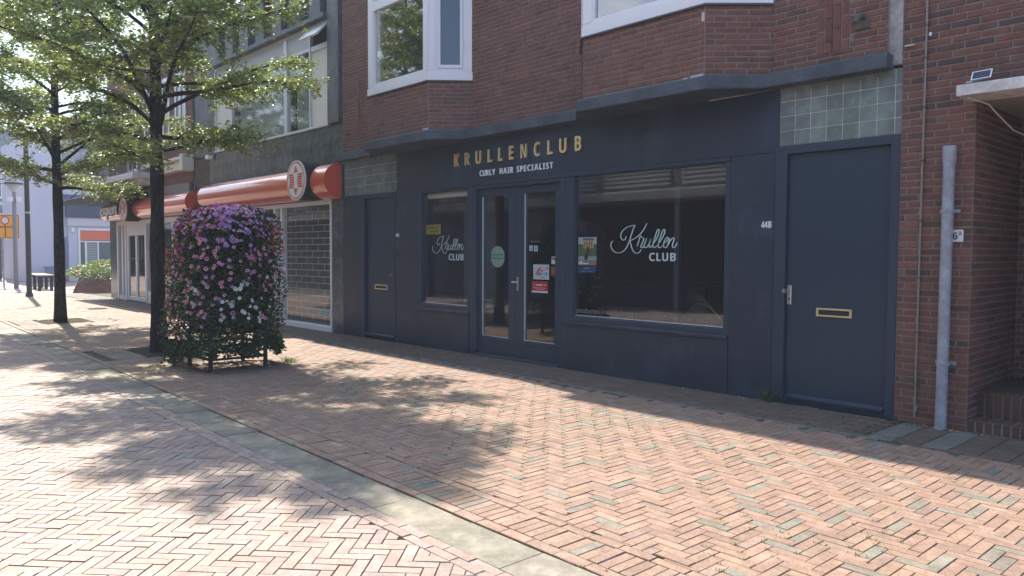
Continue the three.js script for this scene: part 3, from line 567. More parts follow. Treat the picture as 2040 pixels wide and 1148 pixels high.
  part(dd, 'bead', boxes(0.002, [-8.585, -8.0, 0.291, 0.298, -0.088, -0.064], [-7.685, -7.082, 0.291, 0.298, -0.088, -0.064], [-8.584, -8.575, 0.3, 2.33, -0.088, -0.064], [-7.684, -7.675, 0.3, 2.33, -0.088, -0.064]), M.alu);
  part(dd, 'handle', mb().box(-7.822, -7.786, 0.975, 1.17, -0.056, -0.046, 0.003).tube([[-7.804, 1.10, -0.05], [-7.804, 1.10, -0.005], [-7.87, 1.10, 0.0]], 0.010, 10).box(-7.81, -7.798, 1.0, 1.05, -0.046, -0.043), M.steel);
  part(dd, 'round_sticker', (() => { const m = mb(), g = new THREE.CircleGeometry(0.155, 32); m.geo(g, new THREE.Matrix4().makeTranslation(-8.265, 1.452, -0.088)); return m; })(), canvasMat(128, 128, (g) => { g.fillStyle = '#6f8f82'; g.fillRect(0, 0, 128, 128); g.fillStyle = '#2b3a3c'; g.fillRect(0, 50, 128, 26); g.fillStyle = '#8ea69c'; for (let i = 0; i < 8; i++) g.fillRect(8 + i * 15, 54, 9, 18); }));
  part(dd, 'window_text', text('volg ons op', -7.60, 1.655, -0.0885, 0.026, 0.2, 0.001, fontR), M.decalDim);
  part(dd, 'white_icon', sheet(-7.605, -7.535, 1.535, 1.612, -0.0875), canvasMat(64, 64, (g) => { g.fillStyle = '#9fb0b8'; g.fillRect(0, 0, 64, 64); g.fillStyle = '#1b242e'; g.fillRect(36, 16, 9, 48); g.fillRect(28, 32, 24, 8); g.fillRect(36, 12, 18, 8); }));
  part(dd, 'white_icon', sheet(-7.51, -7.44, 1.53, 1.607, -0.0875), canvasMat(64, 64, (g) => { g.fillStyle = '#9fb0b8'; g.fillRect(0, 0, 64, 64); g.fillStyle = '#1b242e'; g.beginPath(); g.arc(32, 34, 16, 0, 7); g.fill(); g.fillStyle = '#9fb0b8'; g.beginPath(); g.arc(32, 34, 9, 0, 7); g.fill(); g.fillStyle = '#1b242e'; g.fillRect(44, 10, 10, 10); }));
  part(dd, 'card', sheet(-7.525, -7.222, 1.148, 1.352, -0.0875), canvasMat(128, 96, (g) => { g.fillStyle = '#9db3bb'; g.fillRect(0, 0, 128, 96); g.fillStyle = '#a5654a'; g.beginPath(); g.moveTo(14, 66); g.lineTo(44, 16); g.lineTo(58, 30); g.lineTo(52, 74); g.fill(); g.fillStyle = '#b0342f'; g.fillRect(56, 16, 62, 16); g.fillStyle = '#27508f'; g.fillRect(56, 54, 58, 14); g.fillStyle = '#b09a5e'; g.fillRect(54, 76, 52, 12); g.fillStyle = '#e8e8e8'; g.fillRect(64, 21, 44, 5); g.fillRect(66, 59, 38, 4); g.fillStyle = '#26415e'; g.fillRect(64, 37, 16, 8); }), 'pale square card with a hand and coloured bars');
  part(dd, 'card', sheet(-7.552, -7.24, 0.968, 1.123, -0.0865), canvasMat(128, 64, (g) => { g.fillStyle = '#96202a'; g.fillRect(0, 0, 128, 64); g.fillStyle = '#d9b6b6'; g.fillRect(34, 17, 52, 7); g.fillRect(92, 18, 26, 4); g.fillRect(12, 36, 104, 2); g.fillRect(30, 44, 66, 2); g.fillStyle = '#c9c9cc'; g.fillRect(0, 55, 128, 9); g.strokeStyle = '#d9b6b6'; g.strokeRect(13, 11, 13, 15); }), 'red card with white print');
  part(dd, 'card', sheet(-7.177, -7.085, 1.36, 1.46, -0.0875), canvasMat(32, 32, (g) => { g.fillStyle = '#a9babf'; g.fillRect(0, 0, 32, 32); g.fillStyle = '#8e2530'; g.beginPath(); g.moveTo(0, 4); g.lineTo(32, 4); g.lineTo(32, 18); g.lineTo(0, 10); g.fill(); }), 'small red and white card');
  part(dd, 'card', sheet(-7.19, -7.09, 1.20, 1.335, -0.0875), canvasMat(32, 32, (g) => { g.fillStyle = '#5c2c22'; g.fillRect(0, 0, 32, 32); g.fillStyle = '#7d4a3a'; g.fillRect(6, 6, 20, 20); }), 'small brown card');
  // flat house doors
  const door = (x0, x1, top, lx0, lx1, handleX, mail, knobOnly, label) => {
    const d = part(salon, 'door', boxes(0.004, [x0, lx0, 0, top, -0.2, 0.012], [lx1, x1, 0, top, -0.2, 0.012], [lx0, lx1, top - 0.085, top, -0.2, 0.011], [lx0, lx1, 0, 0.05, -0.2, -0.012]), M.navyFrame, label);
    part(d, 'door_leaf', box(lx0 + 0.004, lx1 - 0.004, 0.054, top - 0.089, -0.09, -0.035, 0.003), M.navyGloss);
    part(d, 'weather_bar', mb().quad([lx0 + 0.02, 0.10, -0.034], [lx0 + 0.02, 0.075, 0.018], [lx1 - 0.02, 0.075, 0.018], [lx1 - 0.02, 0.10, -0.034]).box(lx0 + 0.02, lx1 - 0.02, 0.055, 0.0748, -0.034, 0.018), M.navyGloss);
    const [m0, m1, my] = mail, s = part(d, 'letter_slot', boxes(0.003, [m0, m1, my + 0.024, my + 0.042, -0.035, -0.022], [m0, m1, my - 0.042, my - 0.024, -0.035, -0.022], [m0, m0 + 0.022, my - 0.024, my + 0.024, -0.035, -0.0225], [m1 - 0.022, m1, my - 0.024, my + 0.024, -0.035, -0.0225]), M.brassPale, 'brass letter slot');
    part(s, 'slot_flap', box(m0 + 0.022, m1 - 0.022, my - 0.024, my + 0.024, -0.035, -0.03), M.black);
    const h = mb(); if (!knobOnly) h.box(handleX - 0.022, handleX + 0.022, 1.0, 1.195, -0.035, -0.024, 0.004);
    h.tube([[handleX - 0.02, 1.135, -0.03], [handleX - 0.02, 1.135, 0.012], [handleX - 0.02, 1.135, 0.016], [handleX - 0.02, 1.135, 0.04], [handleX - 0.02, 1.135, 0.05]], [0.011, 0.011, 0.026, 0.028, 0.018], 16);
    part(d, 'handle', h, M.steel); if (!knobOnly) part(d, 'keyhole', mb().tube([[handleX + 0.005, 1.06, -0.026], [handleX + 0.005, 1.06, -0.021]], 0.008, 10).box(handleX + 0.001, handleX + 0.009, 1.035, 1.06, -0.025, -0.0215), M.black);
    return d;
  };
  door(-11.838, -10.746, 2.533, -11.72, -10.80, -10.795, [-11.435, -11.045, 0.91], true, 'plain navy door left of the small shop window');
  door(-3.921, -2.722, 2.586, -3.80, -2.80, -3.765, [-3.482, -3.135, 0.938], false, 'plain navy door beside the brick corner');
  part(salon, 'house_number', text('44B', -4.066, 1.772, 0.0045, 0.068, 0.112, 0.004), M.letter);
  part(salon, 'house_number', text('44A', -10.735, 1.769, 0.0035, 0.06, 0.1, 0.004), M.letter);
  part(salon, 'bell_button', boxes(0.003, [-10.70, -10.66, 1.45, 1.53, 0.003, 0.02]), M.black);
  part(salon, 'cable', mb().tube([[-4.7, 3.158, 0.02], [-4.2, 3.164, 0.012], [-3.9, 3.166, 0.012]], 0.006, 6), M.cream);
  // interior behind the glass
  const rm = mb(); rm.box(SX0 + 0.2, -3.93, 0.0, 0.02, -5, -0.2).box(SX0 + 0.2, -3.93, 2.85, 2.9, -5, -0.2).box(SX0 + 0.2, -3.93, 0.02, 2.85, -5.1, -5).box(-3.93, -3.83, 0.02, 2.85, -5, -0.2).box(-10.75, -10.65, 0.02, 2.85, -5, -0.2);
  part(salon, 'interior', rm, M.room); part(salon, 'interior_floor', box(-10.65, -3.93, 0.021, 0.03, -5, -0.2), M.roomFloor);
  part(salon, 'window_ledge', boxes(0.004, [-10.10, -8.80, 0.6, 0.66, -0.55, -0.15], [-6.85, -4.45, 0.6, 0.66, -0.55, -0.15]), M.room);
  part(salon, 'interior_screen', boxes(0.004, [-9.62, -8.83, 0.67, 2.4, -0.6, -0.55]), std([0.075, 0.085, 0.1], 0.85));
  part(salon, 'blind_roll', mb().cyl([-10.03, 2.415, -0.17], [-8.87, 2.415, -0.17], 0.045, 14), M.white);  // plain white tube added across the head of the small window
  part(salon, 'interior_post', box(-5.42, -5.35, 0.67, 2.84, -0.45, -0.38, 0.004), std([0.03, 0.035, 0.045], 0.6));  // dark solid bar standing in for a lamp post reflected in the pane
  // salon chair and counter, barely seen in the dark
  part(salon, 'counter', boxes(0.01, [-8.4, -6.6, 0.03, 1.0, -3.4, -2.9], [-8.45, -6.55, 1.0, 1.05, -3.45, -2.85]), M.room);
  part(salon, 'wall_mirror', boxes(0.01, [-6.3, -5.7, 0.9, 2.1, -4.97, -4.94], [-5.4, -4.8, 0.9, 2.1, -4.97, -4.94]), M.steel);
}
{ // dried palm leaf standing in the wide window
  const t = thing('palm_leaf', 'dried pale green palm leaf standing inside the wide shop window', 'leaf', [-4.6, 0.665, -0.2]), m = mb(), a = mb();
  const stem = []; for (let i = 0; i <= 10; i++) { const k = i / 10; stem.push(V(-4.56 - k * 0.43, 0.67 + Math.sin(k * 1.9) * 0.27, -0.2 + k * 0.03)); }
  m.tube(stem, stem.map((_, i) => 0.006 - i * 0.0004), 6);
  for (let i = 1; i <= 10; i++) for (const s of [-1, 1]) for (const o of [0, 0.5]) {
    const k = Math.min(10, i + o), p = stem[Math.min(10, Math.floor(k))].clone().lerp(stem[Math.min(10, Math.floor(k) + 1)], k % 1), L = 0.2 * Math.sin(0.5 + k / 10 * 2) + 0.03;
    const d = V(-0.45 - k * 0.03, s > 0 ? 0.85 : -0.75, 0.25 * s).normalize(), q = p.clone().addScaledVector(d, L), w = V(0.0035, 0.002, 0.003), md = p.clone().lerp(q, 0.5);
    a.quad([p.x, p.y, p.z], [md.x + w.x, md.y, md.z + w.z], [q.x, q.y, q.z], [md.x - w.x, md.y, md.z - w.z]);
  }
  part(t, 'stem', m, std([0.3, 0.3, 0.2], 0.8)); part(t, 'leaflets', a, std([0.42, 0.45, 0.33], 0.8, { side: THREE.DoubleSide }), undefined, 'stuff');
}

// ---------------------------------------------------------------- brick building on the right with the porch
const corner = thing('brick_house', 'brick building with a porch, canopy and grey downpipe', 'building', [-1.5, 0, 0]);
{
  const PX0 = -2.13, PX1 = -0.85, PT = 2.86, D = -1.35, w = mb();
  w.box(SX1, PX0, 0, 7.6, -6, -0.0005).box(PX1, 5, 0, 7.6, -6, -0.0005).box(PX0, PX1, PT, 7.6, -6, -0.0005).box(PX0, PX1, 0, PT, -6, D);
  const wall = part(corner, 'brick_wall', w, M.mortar), l = [];
  const opt = { pal: BR2, course: 0.0602, len: 0.222, bond: 'x', joint: 0.013 };
  courses(l, FRONT, 0.0, 5.4, holes(SX1 + 0.006, 5, [[PX0 - 0.001, PX1, 0, PT]]), opt);
  courses(l, (u, v, q) => [PX0 + q, v, u], 0, PT, () => [[D, -0.008]], { ...opt, phase: 0.1 });
  courses(l, (u, v, q) => [u, v, D + q], 0, PT, () => [[PX0 + 0.01, PX1]], { ...opt, phase: 0.03 });
  pieces(l, wall, 'brick', M.brick, 295);
  part(corner, 'wall_top', box(SX1, 5, 7.6, 7.75, -6, 0.25, 0.01), M.whiteOld);
  const can = part(corner, 'canopy', box(-2.172, -0.3, 2.785, 2.874, -0.02, 0.35, 0.004), M.whiteOld, 'flat canopy with flaking white paint');
  part(can, 'roof_felt', box(-2.15, -0.3, 2.8745, 2.885, 0, 0.33), M.darkMetal);
  part(can, 'soffit', box(-2.13, -0.85, 2.80, 2.855, D, -0.02), std([0.3, 0.26, 0.22], 0.8));
  const pipe = part(corner, 'downpipe', mb().tube([[-2.300, 0, 0.085], [-2.297, 1.2, 0.085], [-2.292, 2.28, 0.085]], 0.0455, 20).tube([[-2.292, 2.26, 0.085], [-2.292, 2.30, 0.085], [-2.292, 2.40, 0.085], [-2.292, 2.425, 0.085]], [0.046, 0.052, 0.052, 0.054], 20), M.zinc);
  for (const y of [1.875, 0.57]) part(pipe, 'bracket', mb().tube([[-2.295, y - 0.014, 0.085], [-2.295, y + 0.014, 0.085]], 0.052, 18).box(-2.375, -2.215, y - 0.016, y + 0.016, 0.012, 0.026, 0.003).cyl([-2.363, y, 0.02], [-2.363, y, 0.038], 0.009, 8).cyl([-2.227, y, 0.02], [-2.227, y, 0.038], 0.009, 8), M.zinc);
  part(corner, 'number_plate', box(-2.29, -2.19, 1.615, 1.718, 0.008, 0.016, 0.002), M.white);
  part(corner, 'plate_text', mb().geo(text('6', -2.272, 1.635, 0.0155, 0.06, 0.04, 0.0015)).geo(text('A', -2.226, 1.668, 0.0155, 0.035, 0.024, 0.0015)), M.black);
  const cd = part(corner, 'conduit', mb().tube([[-2.535, 0.05, 0.02], [-2.53, 1.5, 0.02], [-2.525, 3, 0.02], [-2.52, 5.4, 0.02]], 0.0095, 10).tube([[-2.515, 0.16, 0.02], [-2.53, 0.11, 0.022]], 0.012, 8), std([0.22, 0.19, 0.17], 0.6));
  for (const y of [0.36, 0.82, 1.3, 1.8, 2.33, 2.79, 3.22, 3.5]) part(cd, 'clip', box(-2.545, -2.505, y - 0.006, y + 0.006, 0.006, 0.033, 0.002), M.darkMetal);
  part(corner, 'wall_bracket', boxes(0.003, [-2.70, -2.62, 3.345, 3.353, 0, 0.03], [-2.505, -2.485, 3.40, 3.43, 0, 0.02]), M.white);
  part(corner, 'cable', mb().tube([[-2.10, 2.775, 0.3], [-2.06, 2.755, 0.2], [-2.02, 2.74, 0.05], [-1.99, 2.67, -0.1], [-1.93, 2.56, -0.3], [-1.87, 2.52, -0.45], [-1.8, 2.56, -0.5]], 0.006, 6), M.cream);
  // step of bricks on edge
  const st = part(corner, 'doorstep', boxes(0, [PX0 + 0.004, PX1, 0, 0.095, D, -0.002], [PX0 + 0.004, PX1, 0.095, 0.305, D, -0.262]), M.mortar), s = [];
  const SP = [[0.10, 0.052, 0.04], [0.12, 0.06, 0.045], [0.085, 0.05, 0.042], [0.105, 0.045, 0.036]];
  for (let x = PX0 + 0.006; x < PX1; x += 0.0655) {
    for (const [y0, y1, z0, z1] of [[0.004, 0.104, -0.25, 0.004], [0.1, 0.316, -0.35, -0.252]]) {
      const c = pick(SP); s.push({ m: box(x + 0.003, x + 0.059, y0, y1 + rr(-0.003, 0.003), z0, z1 + rr(-0.002, 0.003), 0.007, c), area: 0.015 });
    }
  }
  pieces(s, st, 'brick', M.brick); part(st, 'tread_slab', box(PX0 + 0.01, PX1, 0.306, 0.318, D, -0.36), std([0.09, 0.075, 0.065], 0.8, { map: T.concrete }));
}
{ // small solar lamp on the canopy
  const t = thing('solar_lamp', 'small solar panel in a white frame standing on the porch canopy', 'solar panel', [-2.05, 2.885, 0.18]);
  const R = new THREE.Matrix4().makeTranslation(-2.03, 2.955, 0.22).multiply(new THREE.Matrix4().makeRotationX(-0.7)).multiply(new THREE.Matrix4().makeRotationZ(0.06));
  const fr = mb(); [[-0.072, 0.072, -0.052, -0.043], [-0.072, 0.072, 0.043, 0.052], [-0.072, -0.063, -0.043, 0.043], [0.063, 0.072, -0.043, 0.043]].forEach((q) => fr.geo(box(...q, -0.006, 0.006, 0.001).build(), R));
  part(t, 'frame', fr, M.white); part(t, 'solar_cell', mb().geo(box(-0.063, 0.063, -0.043, 0.043, -0.005, 0.002).build(), R), phys([0.05, 0.065, 0.1], 0.15));
  part(t, 'stand', mb().tube([[-2.04, 2.885, 0.2], [-2.04, 2.945, 0.2]], 0.008, 8).box(-2.075, -2.005, 2.885, 2.893, 0.16, 0.24), M.white);
  part(t, 'wire', mb().tube([[-2.04, 2.92, 0.2], [-2.09, 2.90, 0.25], [-2.12, 2.891, 0.3], [-2.10, 2.891, 0.33], [-2.07, 2.895, 0.3]], 0.004, 6), M.white);
}

// ---------------------------------------------------------------- grey shop building with the red awning
const shop = thing('grey_shop_building', 'grey stone clad shop with a wide window band over a red awning', 'building', [-16.2, 0, 0]);
function awning(parent, x0, x1, yc, r, z0, splits, capped) {
  const m = mb(), N = 14, prof = []; for (let i = 0; i <= N; i++) { const a = -Math.PI / 2 + Math.PI * i / N; prof.push([yc + r * Math.sin(a), z0 + r * 1.05 * Math.cos(a)]); }
  const xs = [x0, ...splits, x1];
  for (let k = 0; k + 1 < xs.length; k++) {
    const a = xs[k] + (k ? 0.006 : 0), b = xs[k + 1] - 0.003;
    for (let i = 0; i < N; i++) {
      const n0 = -Math.PI / 2 + Math.PI * i / N, n1 = -Math.PI / 2 + Math.PI * (i + 1) / N;
      const q = [[a, ...prof[i], n0], [b, ...prof[i], n0], [b, ...prof[i + 1], n1], [a, ...prof[i + 1], n1]];
      for (const j of [0, 1, 2, 0, 2, 3]) { m.p.push(q[j][0], q[j][1], q[j][2]); m.n.push(0, Math.sin(q[j][3]), Math.cos(q[j][3])); m.u.push(q[j][0], q[j][1]); m.c.push(1, 1, 1); }
    }
    m.poly(prof.map((p) => [b, p[0], p[1]]).reverse()).poly(prof.map((p) => [a, p[0], p[1]]));
    m.quad([a, yc - r, z0], [a, yc + r, z0], [b, yc + r, z0], [b, yc - r, z0]);
  }
  return part(parent, 'awning', m, M.red, 'glossy orange red rounded awning');
}
function emblem(parent, x, y, z, r) {
  const body = part(parent, 'emblem', mb().tube([[x, y, z - 0.42], [x, y, z - 0.004]], r - 0.004, 40), M.black, 'round sign with a star of red bars');
  part(body, 'disc', mb().tube([[x, y, z - 0.004], [x, y, z + 0.02]], r, 40), M.white);
  const ring = new THREE.RingGeometry(r * 0.87, r * 0.94, 48); part(body, 'ring', mb().geo(ring, new THREE.Matrix4().makeTranslation(x, y, z + 0.0225)), M.redFlat);
  const st = mb(), bar = (a, b, h) => st.box(x + a * r, x + b * r, y + h * r - 0.042 * r, y + h * r + 0.042 * r, z + 0.0205, z + 0.026);
  for (let i = 0; i < 6; i++) { const h = 0.29 - i * 0.122, k = Math.abs(i - 2.5) / 2.5, a = 0.15 + 0.10 * k; bar(-a - 0.47, -a, h); bar(a, a + 0.47, h); }
  for (const [h, w] of [[0.45, 0.19], [0.56, 0.12], [0.67, 0.06]]) { bar(-w, w, h); bar(-w, w, -h); }
  part(body, 'star', st, M.redFlat);
}
{
  const X0 = -19.86, X1 = -12.455;
  part(shop, 'wall', boxes(0, [X0, X1, 5.9, 7.0, -8, -0.02], [X0, X1, 2.5, 3.86, -8, -0.03], [X0, X0 + 0.1, 0, 7, -8, -0.03], [X1 - 0.42, X1, 0, 5.9, -8, -0.03], [X0, -18.4, 0, 5.9, -0.4, -0.03], [X0, X1, 0, 7, -8.2, -8]), M.greyPaint);
  part(shop, 'roof_edge', box(X0, X1, 7.0, 7.1, -8.2, 0.02, 0.01), M.alu);
  part(shop, 'floor_slab', boxes(0, [-18.4, X1 - 0.42, 3.4, 3.86, -6, -0.3], [-18.4, X1 - 0.42, 5.86, 5.9, -6, -0.05]), M.roomPale);
  // stone cladding in separate plates
  const clad = part(shop, 'stone_cladding', box(-18.79, -12.46, 2.5, 3.875, -0.03, -0.02), M.black), gl = [];
  const plate = (a, b, c, d) => { const k = rr(0.8, 1.15); gl.push({ m: box(a + 0.002, b - 0.002, c + 0.002, d - 0.002, -0.022, rr(-0.001, 0.001), 0.0015, [k, k * rr(0.97, 1.03), k * rr(0.96, 1.03)]), area: (b - a) * (d - c) }); };
  for (let i = 0; i < 15; i++) for (let j = 0; j < 4; j++) { const a = -18.79 + i * 0.4, b = Math.min(a + 0.4, -12.87), c = [2.5, 2.84, 3.18, 3.52][j]; if (b - a > 0.1) plate(a, b, c, [2.84, 3.18, 3.52, 3.874][j]); }
  for (let j = 0; j < 11; j++) { plate(-12.868, -12.665, j * 0.352, j * 0.352 + 0.352); plate(-12.665, -12.46, j * 0.352, j * 0.352 + 0.352); }
  pieces(gl, clad, 'stone_plate', M.granite);
  part(shop, 'column', box(-12.905, -12.50, 3.9, 7.0, -0.4, 0.06, 0.006), M.greyPaint);
  part(shop, 'column', box(-18.80, -18.41, 3.80, 7.0, -0.4, 0.02, 0.006), M.greyPaint);
  // upper band with recesses
  const band = mb(); for (let i = 0; i < 7; i++) { const x = -18.3 + i * 0.80; band.box(x, x + 0.42, 5.95, 6.75, -0.02, 0.10, 0.006); } band.box(-18.4, -12.91, 5.86, 5.95, -0.05, 0.14, 0.006).box(-18.4, -12.91, 6.75, 6.9, -0.02, 0.14, 0.006);
  part(shop, 'concrete_band', band, M.greyPaint);
  // first floor window band
  const mull = [-18.385, -17.42, -14.705, -13.67, -12.93];
  const wf = mb(); wf.box(-18.4, -12.91, 3.876, 3.92, -0.06, 0.04, 0.004).box(-18.4, -12.91, 5.80, 5.86, -0.06, 0.01, 0.004).box(-18.4, -13.66, 5.40, 5.46, -0.06, 0.0, 0.004).box(-13.65, -12.91, 5.36, 5.46, -0.06, 0.0, 0.004);
  for (const x of mull) wf.box(x - (x === -14.705 ? 0.07 : 0.025), x + (x === -14.705 ? 0.07 : 0.025), 3.92, 5.80, -0.06, 0.012, 0.004);
  const win = part(shop, 'window_band', wf, M.alu);
  for (const [a, b] of [[-17.4, -14.77], [-14.64, -13.69]]) part(win, 'pane', mb().quad([a, 3.915, -0.03], [b, 3.915, -0.03], [b, 5.41, -0.03], [a, 5.41, -0.03]), M.glass);
  for (const [a, b] of [[-18.36, -17.44], [-13.65, -12.95]]) part(win, 'infill_panel', box(a, b, 3.92, 5.39, -0.05, -0.025), M.cream, 'cream infill panel');
  part(win, 'upper_panel', box(-18.36, -13.68, 5.46, 5.8, -0.05, -0.02), std([0.42, 0.43, 0.42], 0.6));
  part(win, 'open_vent', mb().geo(boxes(0.004, [-13.64, -12.93, -0.34, -0.30, -0.02, 0.02], [-13.64, -12.93, -0.04, 0, -0.02, 0.02], [-13.64, -13.60, -0.3, -0.04, -0.02, 0.02], [-12.97, -12.93, -0.3, -0.04, -0.02, 0.02], [-13.6, -12.97, -0.3, -0.04, -0.004, 0.004]).build(), new THREE.Matrix4().makeTranslation(0, 5.79, 0.02).multiply(new THREE.Matrix4().makeRotationX(-0.72))), M.alu, 'tilted open vent window');
  part(win, 'vertical_blind', (() => { const m = mb(); for (let x = -17.3; x < -13.75; x += 0.09) if (Math.abs(x + 14.7) > 0.1) m.box(x, x + 0.075, 3.95, 5.4, -0.16 - rnd() * 0.02, -0.155, 0); return m; })(), std([0.24, 0.27, 0.25], 0.9));
  part(shop, 'dark_room', boxes(0, [-18.4, -12.9, 3.87, 5.86, -3.1, -3], [-18.5, -18.4, 3.87, 5.86, -3, -0.3]), M.room);
  // the shop window, white frame, brick patterned screen behind
  const sf = mb().box(-18.79, -12.87, 2.42, 2.5, -0.1, 0.03, 0.004).box(-15.0, -12.872, 0.0, 0.10, -0.12, 0.04, 0.004);
  for (const x of [-15.25, -14.93, -16.3, -17.6, -18.75]) sf.box(x - 0.035, x + 0.035, 0.05, 2.42, -0.1, 0.02, 0.004); sf.box(-12.92, -12.872, 0.1, 2.42, -0.1, 0.02, 0.004).box(-18.75, -15.25, 0.0, 0.3, -0.1, 0.02, 0.004);
  const sw = part(shop, 'shop_window', sf, M.white, 'white framed shop window with a brick patterned screen');
  part(sw, 'pane', mb().quad([-14.9, 0.1, -0.03], [-12.92, 0.1, -0.03], [-12.92, 2.42, -0.03], [-14.9, 2.42, -0.03]), M.glass);
  part(sw, 'pane', mb().quad([-18.7, 0.3, -0.03], [-15.28, 0.3, -0.03], [-15.28, 2.42, -0.03], [-18.7, 2.42, -0.03]).quad([-15.22, 0.1, -0.03], [-14.96, 0.1, -0.03], [-14.96, 2.42, -0.03], [-15.22, 2.42, -0.03]), M.glass);
  const scr = part(sw, 'brick_screen', box(-16.5, -12.5, 0.05, 2.5, -0.62, -0.60), M.grout);
  const sl = []; for (let j = 0; j < 18; j++) for (let i = 0; i < 9; i++) { const u = -16.5 + i * 0.5 + (j % 2) * 0.25 - 0.25, a = Math.max(-16.5, u), b = Math.min(-12.5, u + 0.5); if (b - a > 0.05) { const k = rr(0.8, 1.2); sl.push({ m: box(a + 0.011, b - 0.011, 0.06 + j * 0.135, 0.06 + j * 0.135 + 0.119, -0.602, -0.597, 0.001, [0.055 * k, 0.058 * k, 0.062 * k]), area: 0.03 }); } }
  pieces(sl, scr, 'brick', std([1, 1, 1], 0.7, { vertexColors: true }));
  part(sw, 'window_text', text('BOERSM', -13.45, 0.26, -0.028, 0.15, 0.50, 0.002), std([0.5, 0.58, 0.56], 0.6));
  part(sw, 'window_floor', box(-18.7, -12.46, 0.02, 0.06, -3, -0.1), M.roomPale); part(sw, 'shop_room', boxes(0, [-18.7, -12.9, 0, 2.5, -3.1, -3], [-18.8, -18.7, 0, 2.5, -3, -0.2], [-18.7, -12.9, 2.46, 2.5, -3, -0.1]), M.room);
  awning(shop, -18.72, -13.66, 2.825, 0.315, 0.0, [-15.95], true); awning(shop, -13.06, -12.53, 2.825, 0.33, 0.0, []);
  emblem(shop, -13.47, 2.865, 0.40, 0.375);
  // brick strip and drainpipe at its left
  const bw = part(shop, 'brick_wall', box(-19.75, -18.80, 0, 3.8, -0.03, -0.001), M.mortar), bl = []; courses(bl, FRONT, 0, 3.8, () => [[-19.74, -18.81]], { pal: [[0.13, 0.10, 0.085], [0.15, 0.115, 0.095], [0.11, 0.09, 0.08]] }); pieces(bl, bw, 'brick', M.brick);
  part(shop, 'wall_lamp', mb().box(-18.7, -18.5, 3.74, 3.84, 0.02, 0.14, 0.006), M.white);
  part(shop, 'drainpipe', mb().tube([[-19.81, 0, 0.07], [-19.81, 3.3, 0.07]], 0.055, 12), M.darkMetal);
}

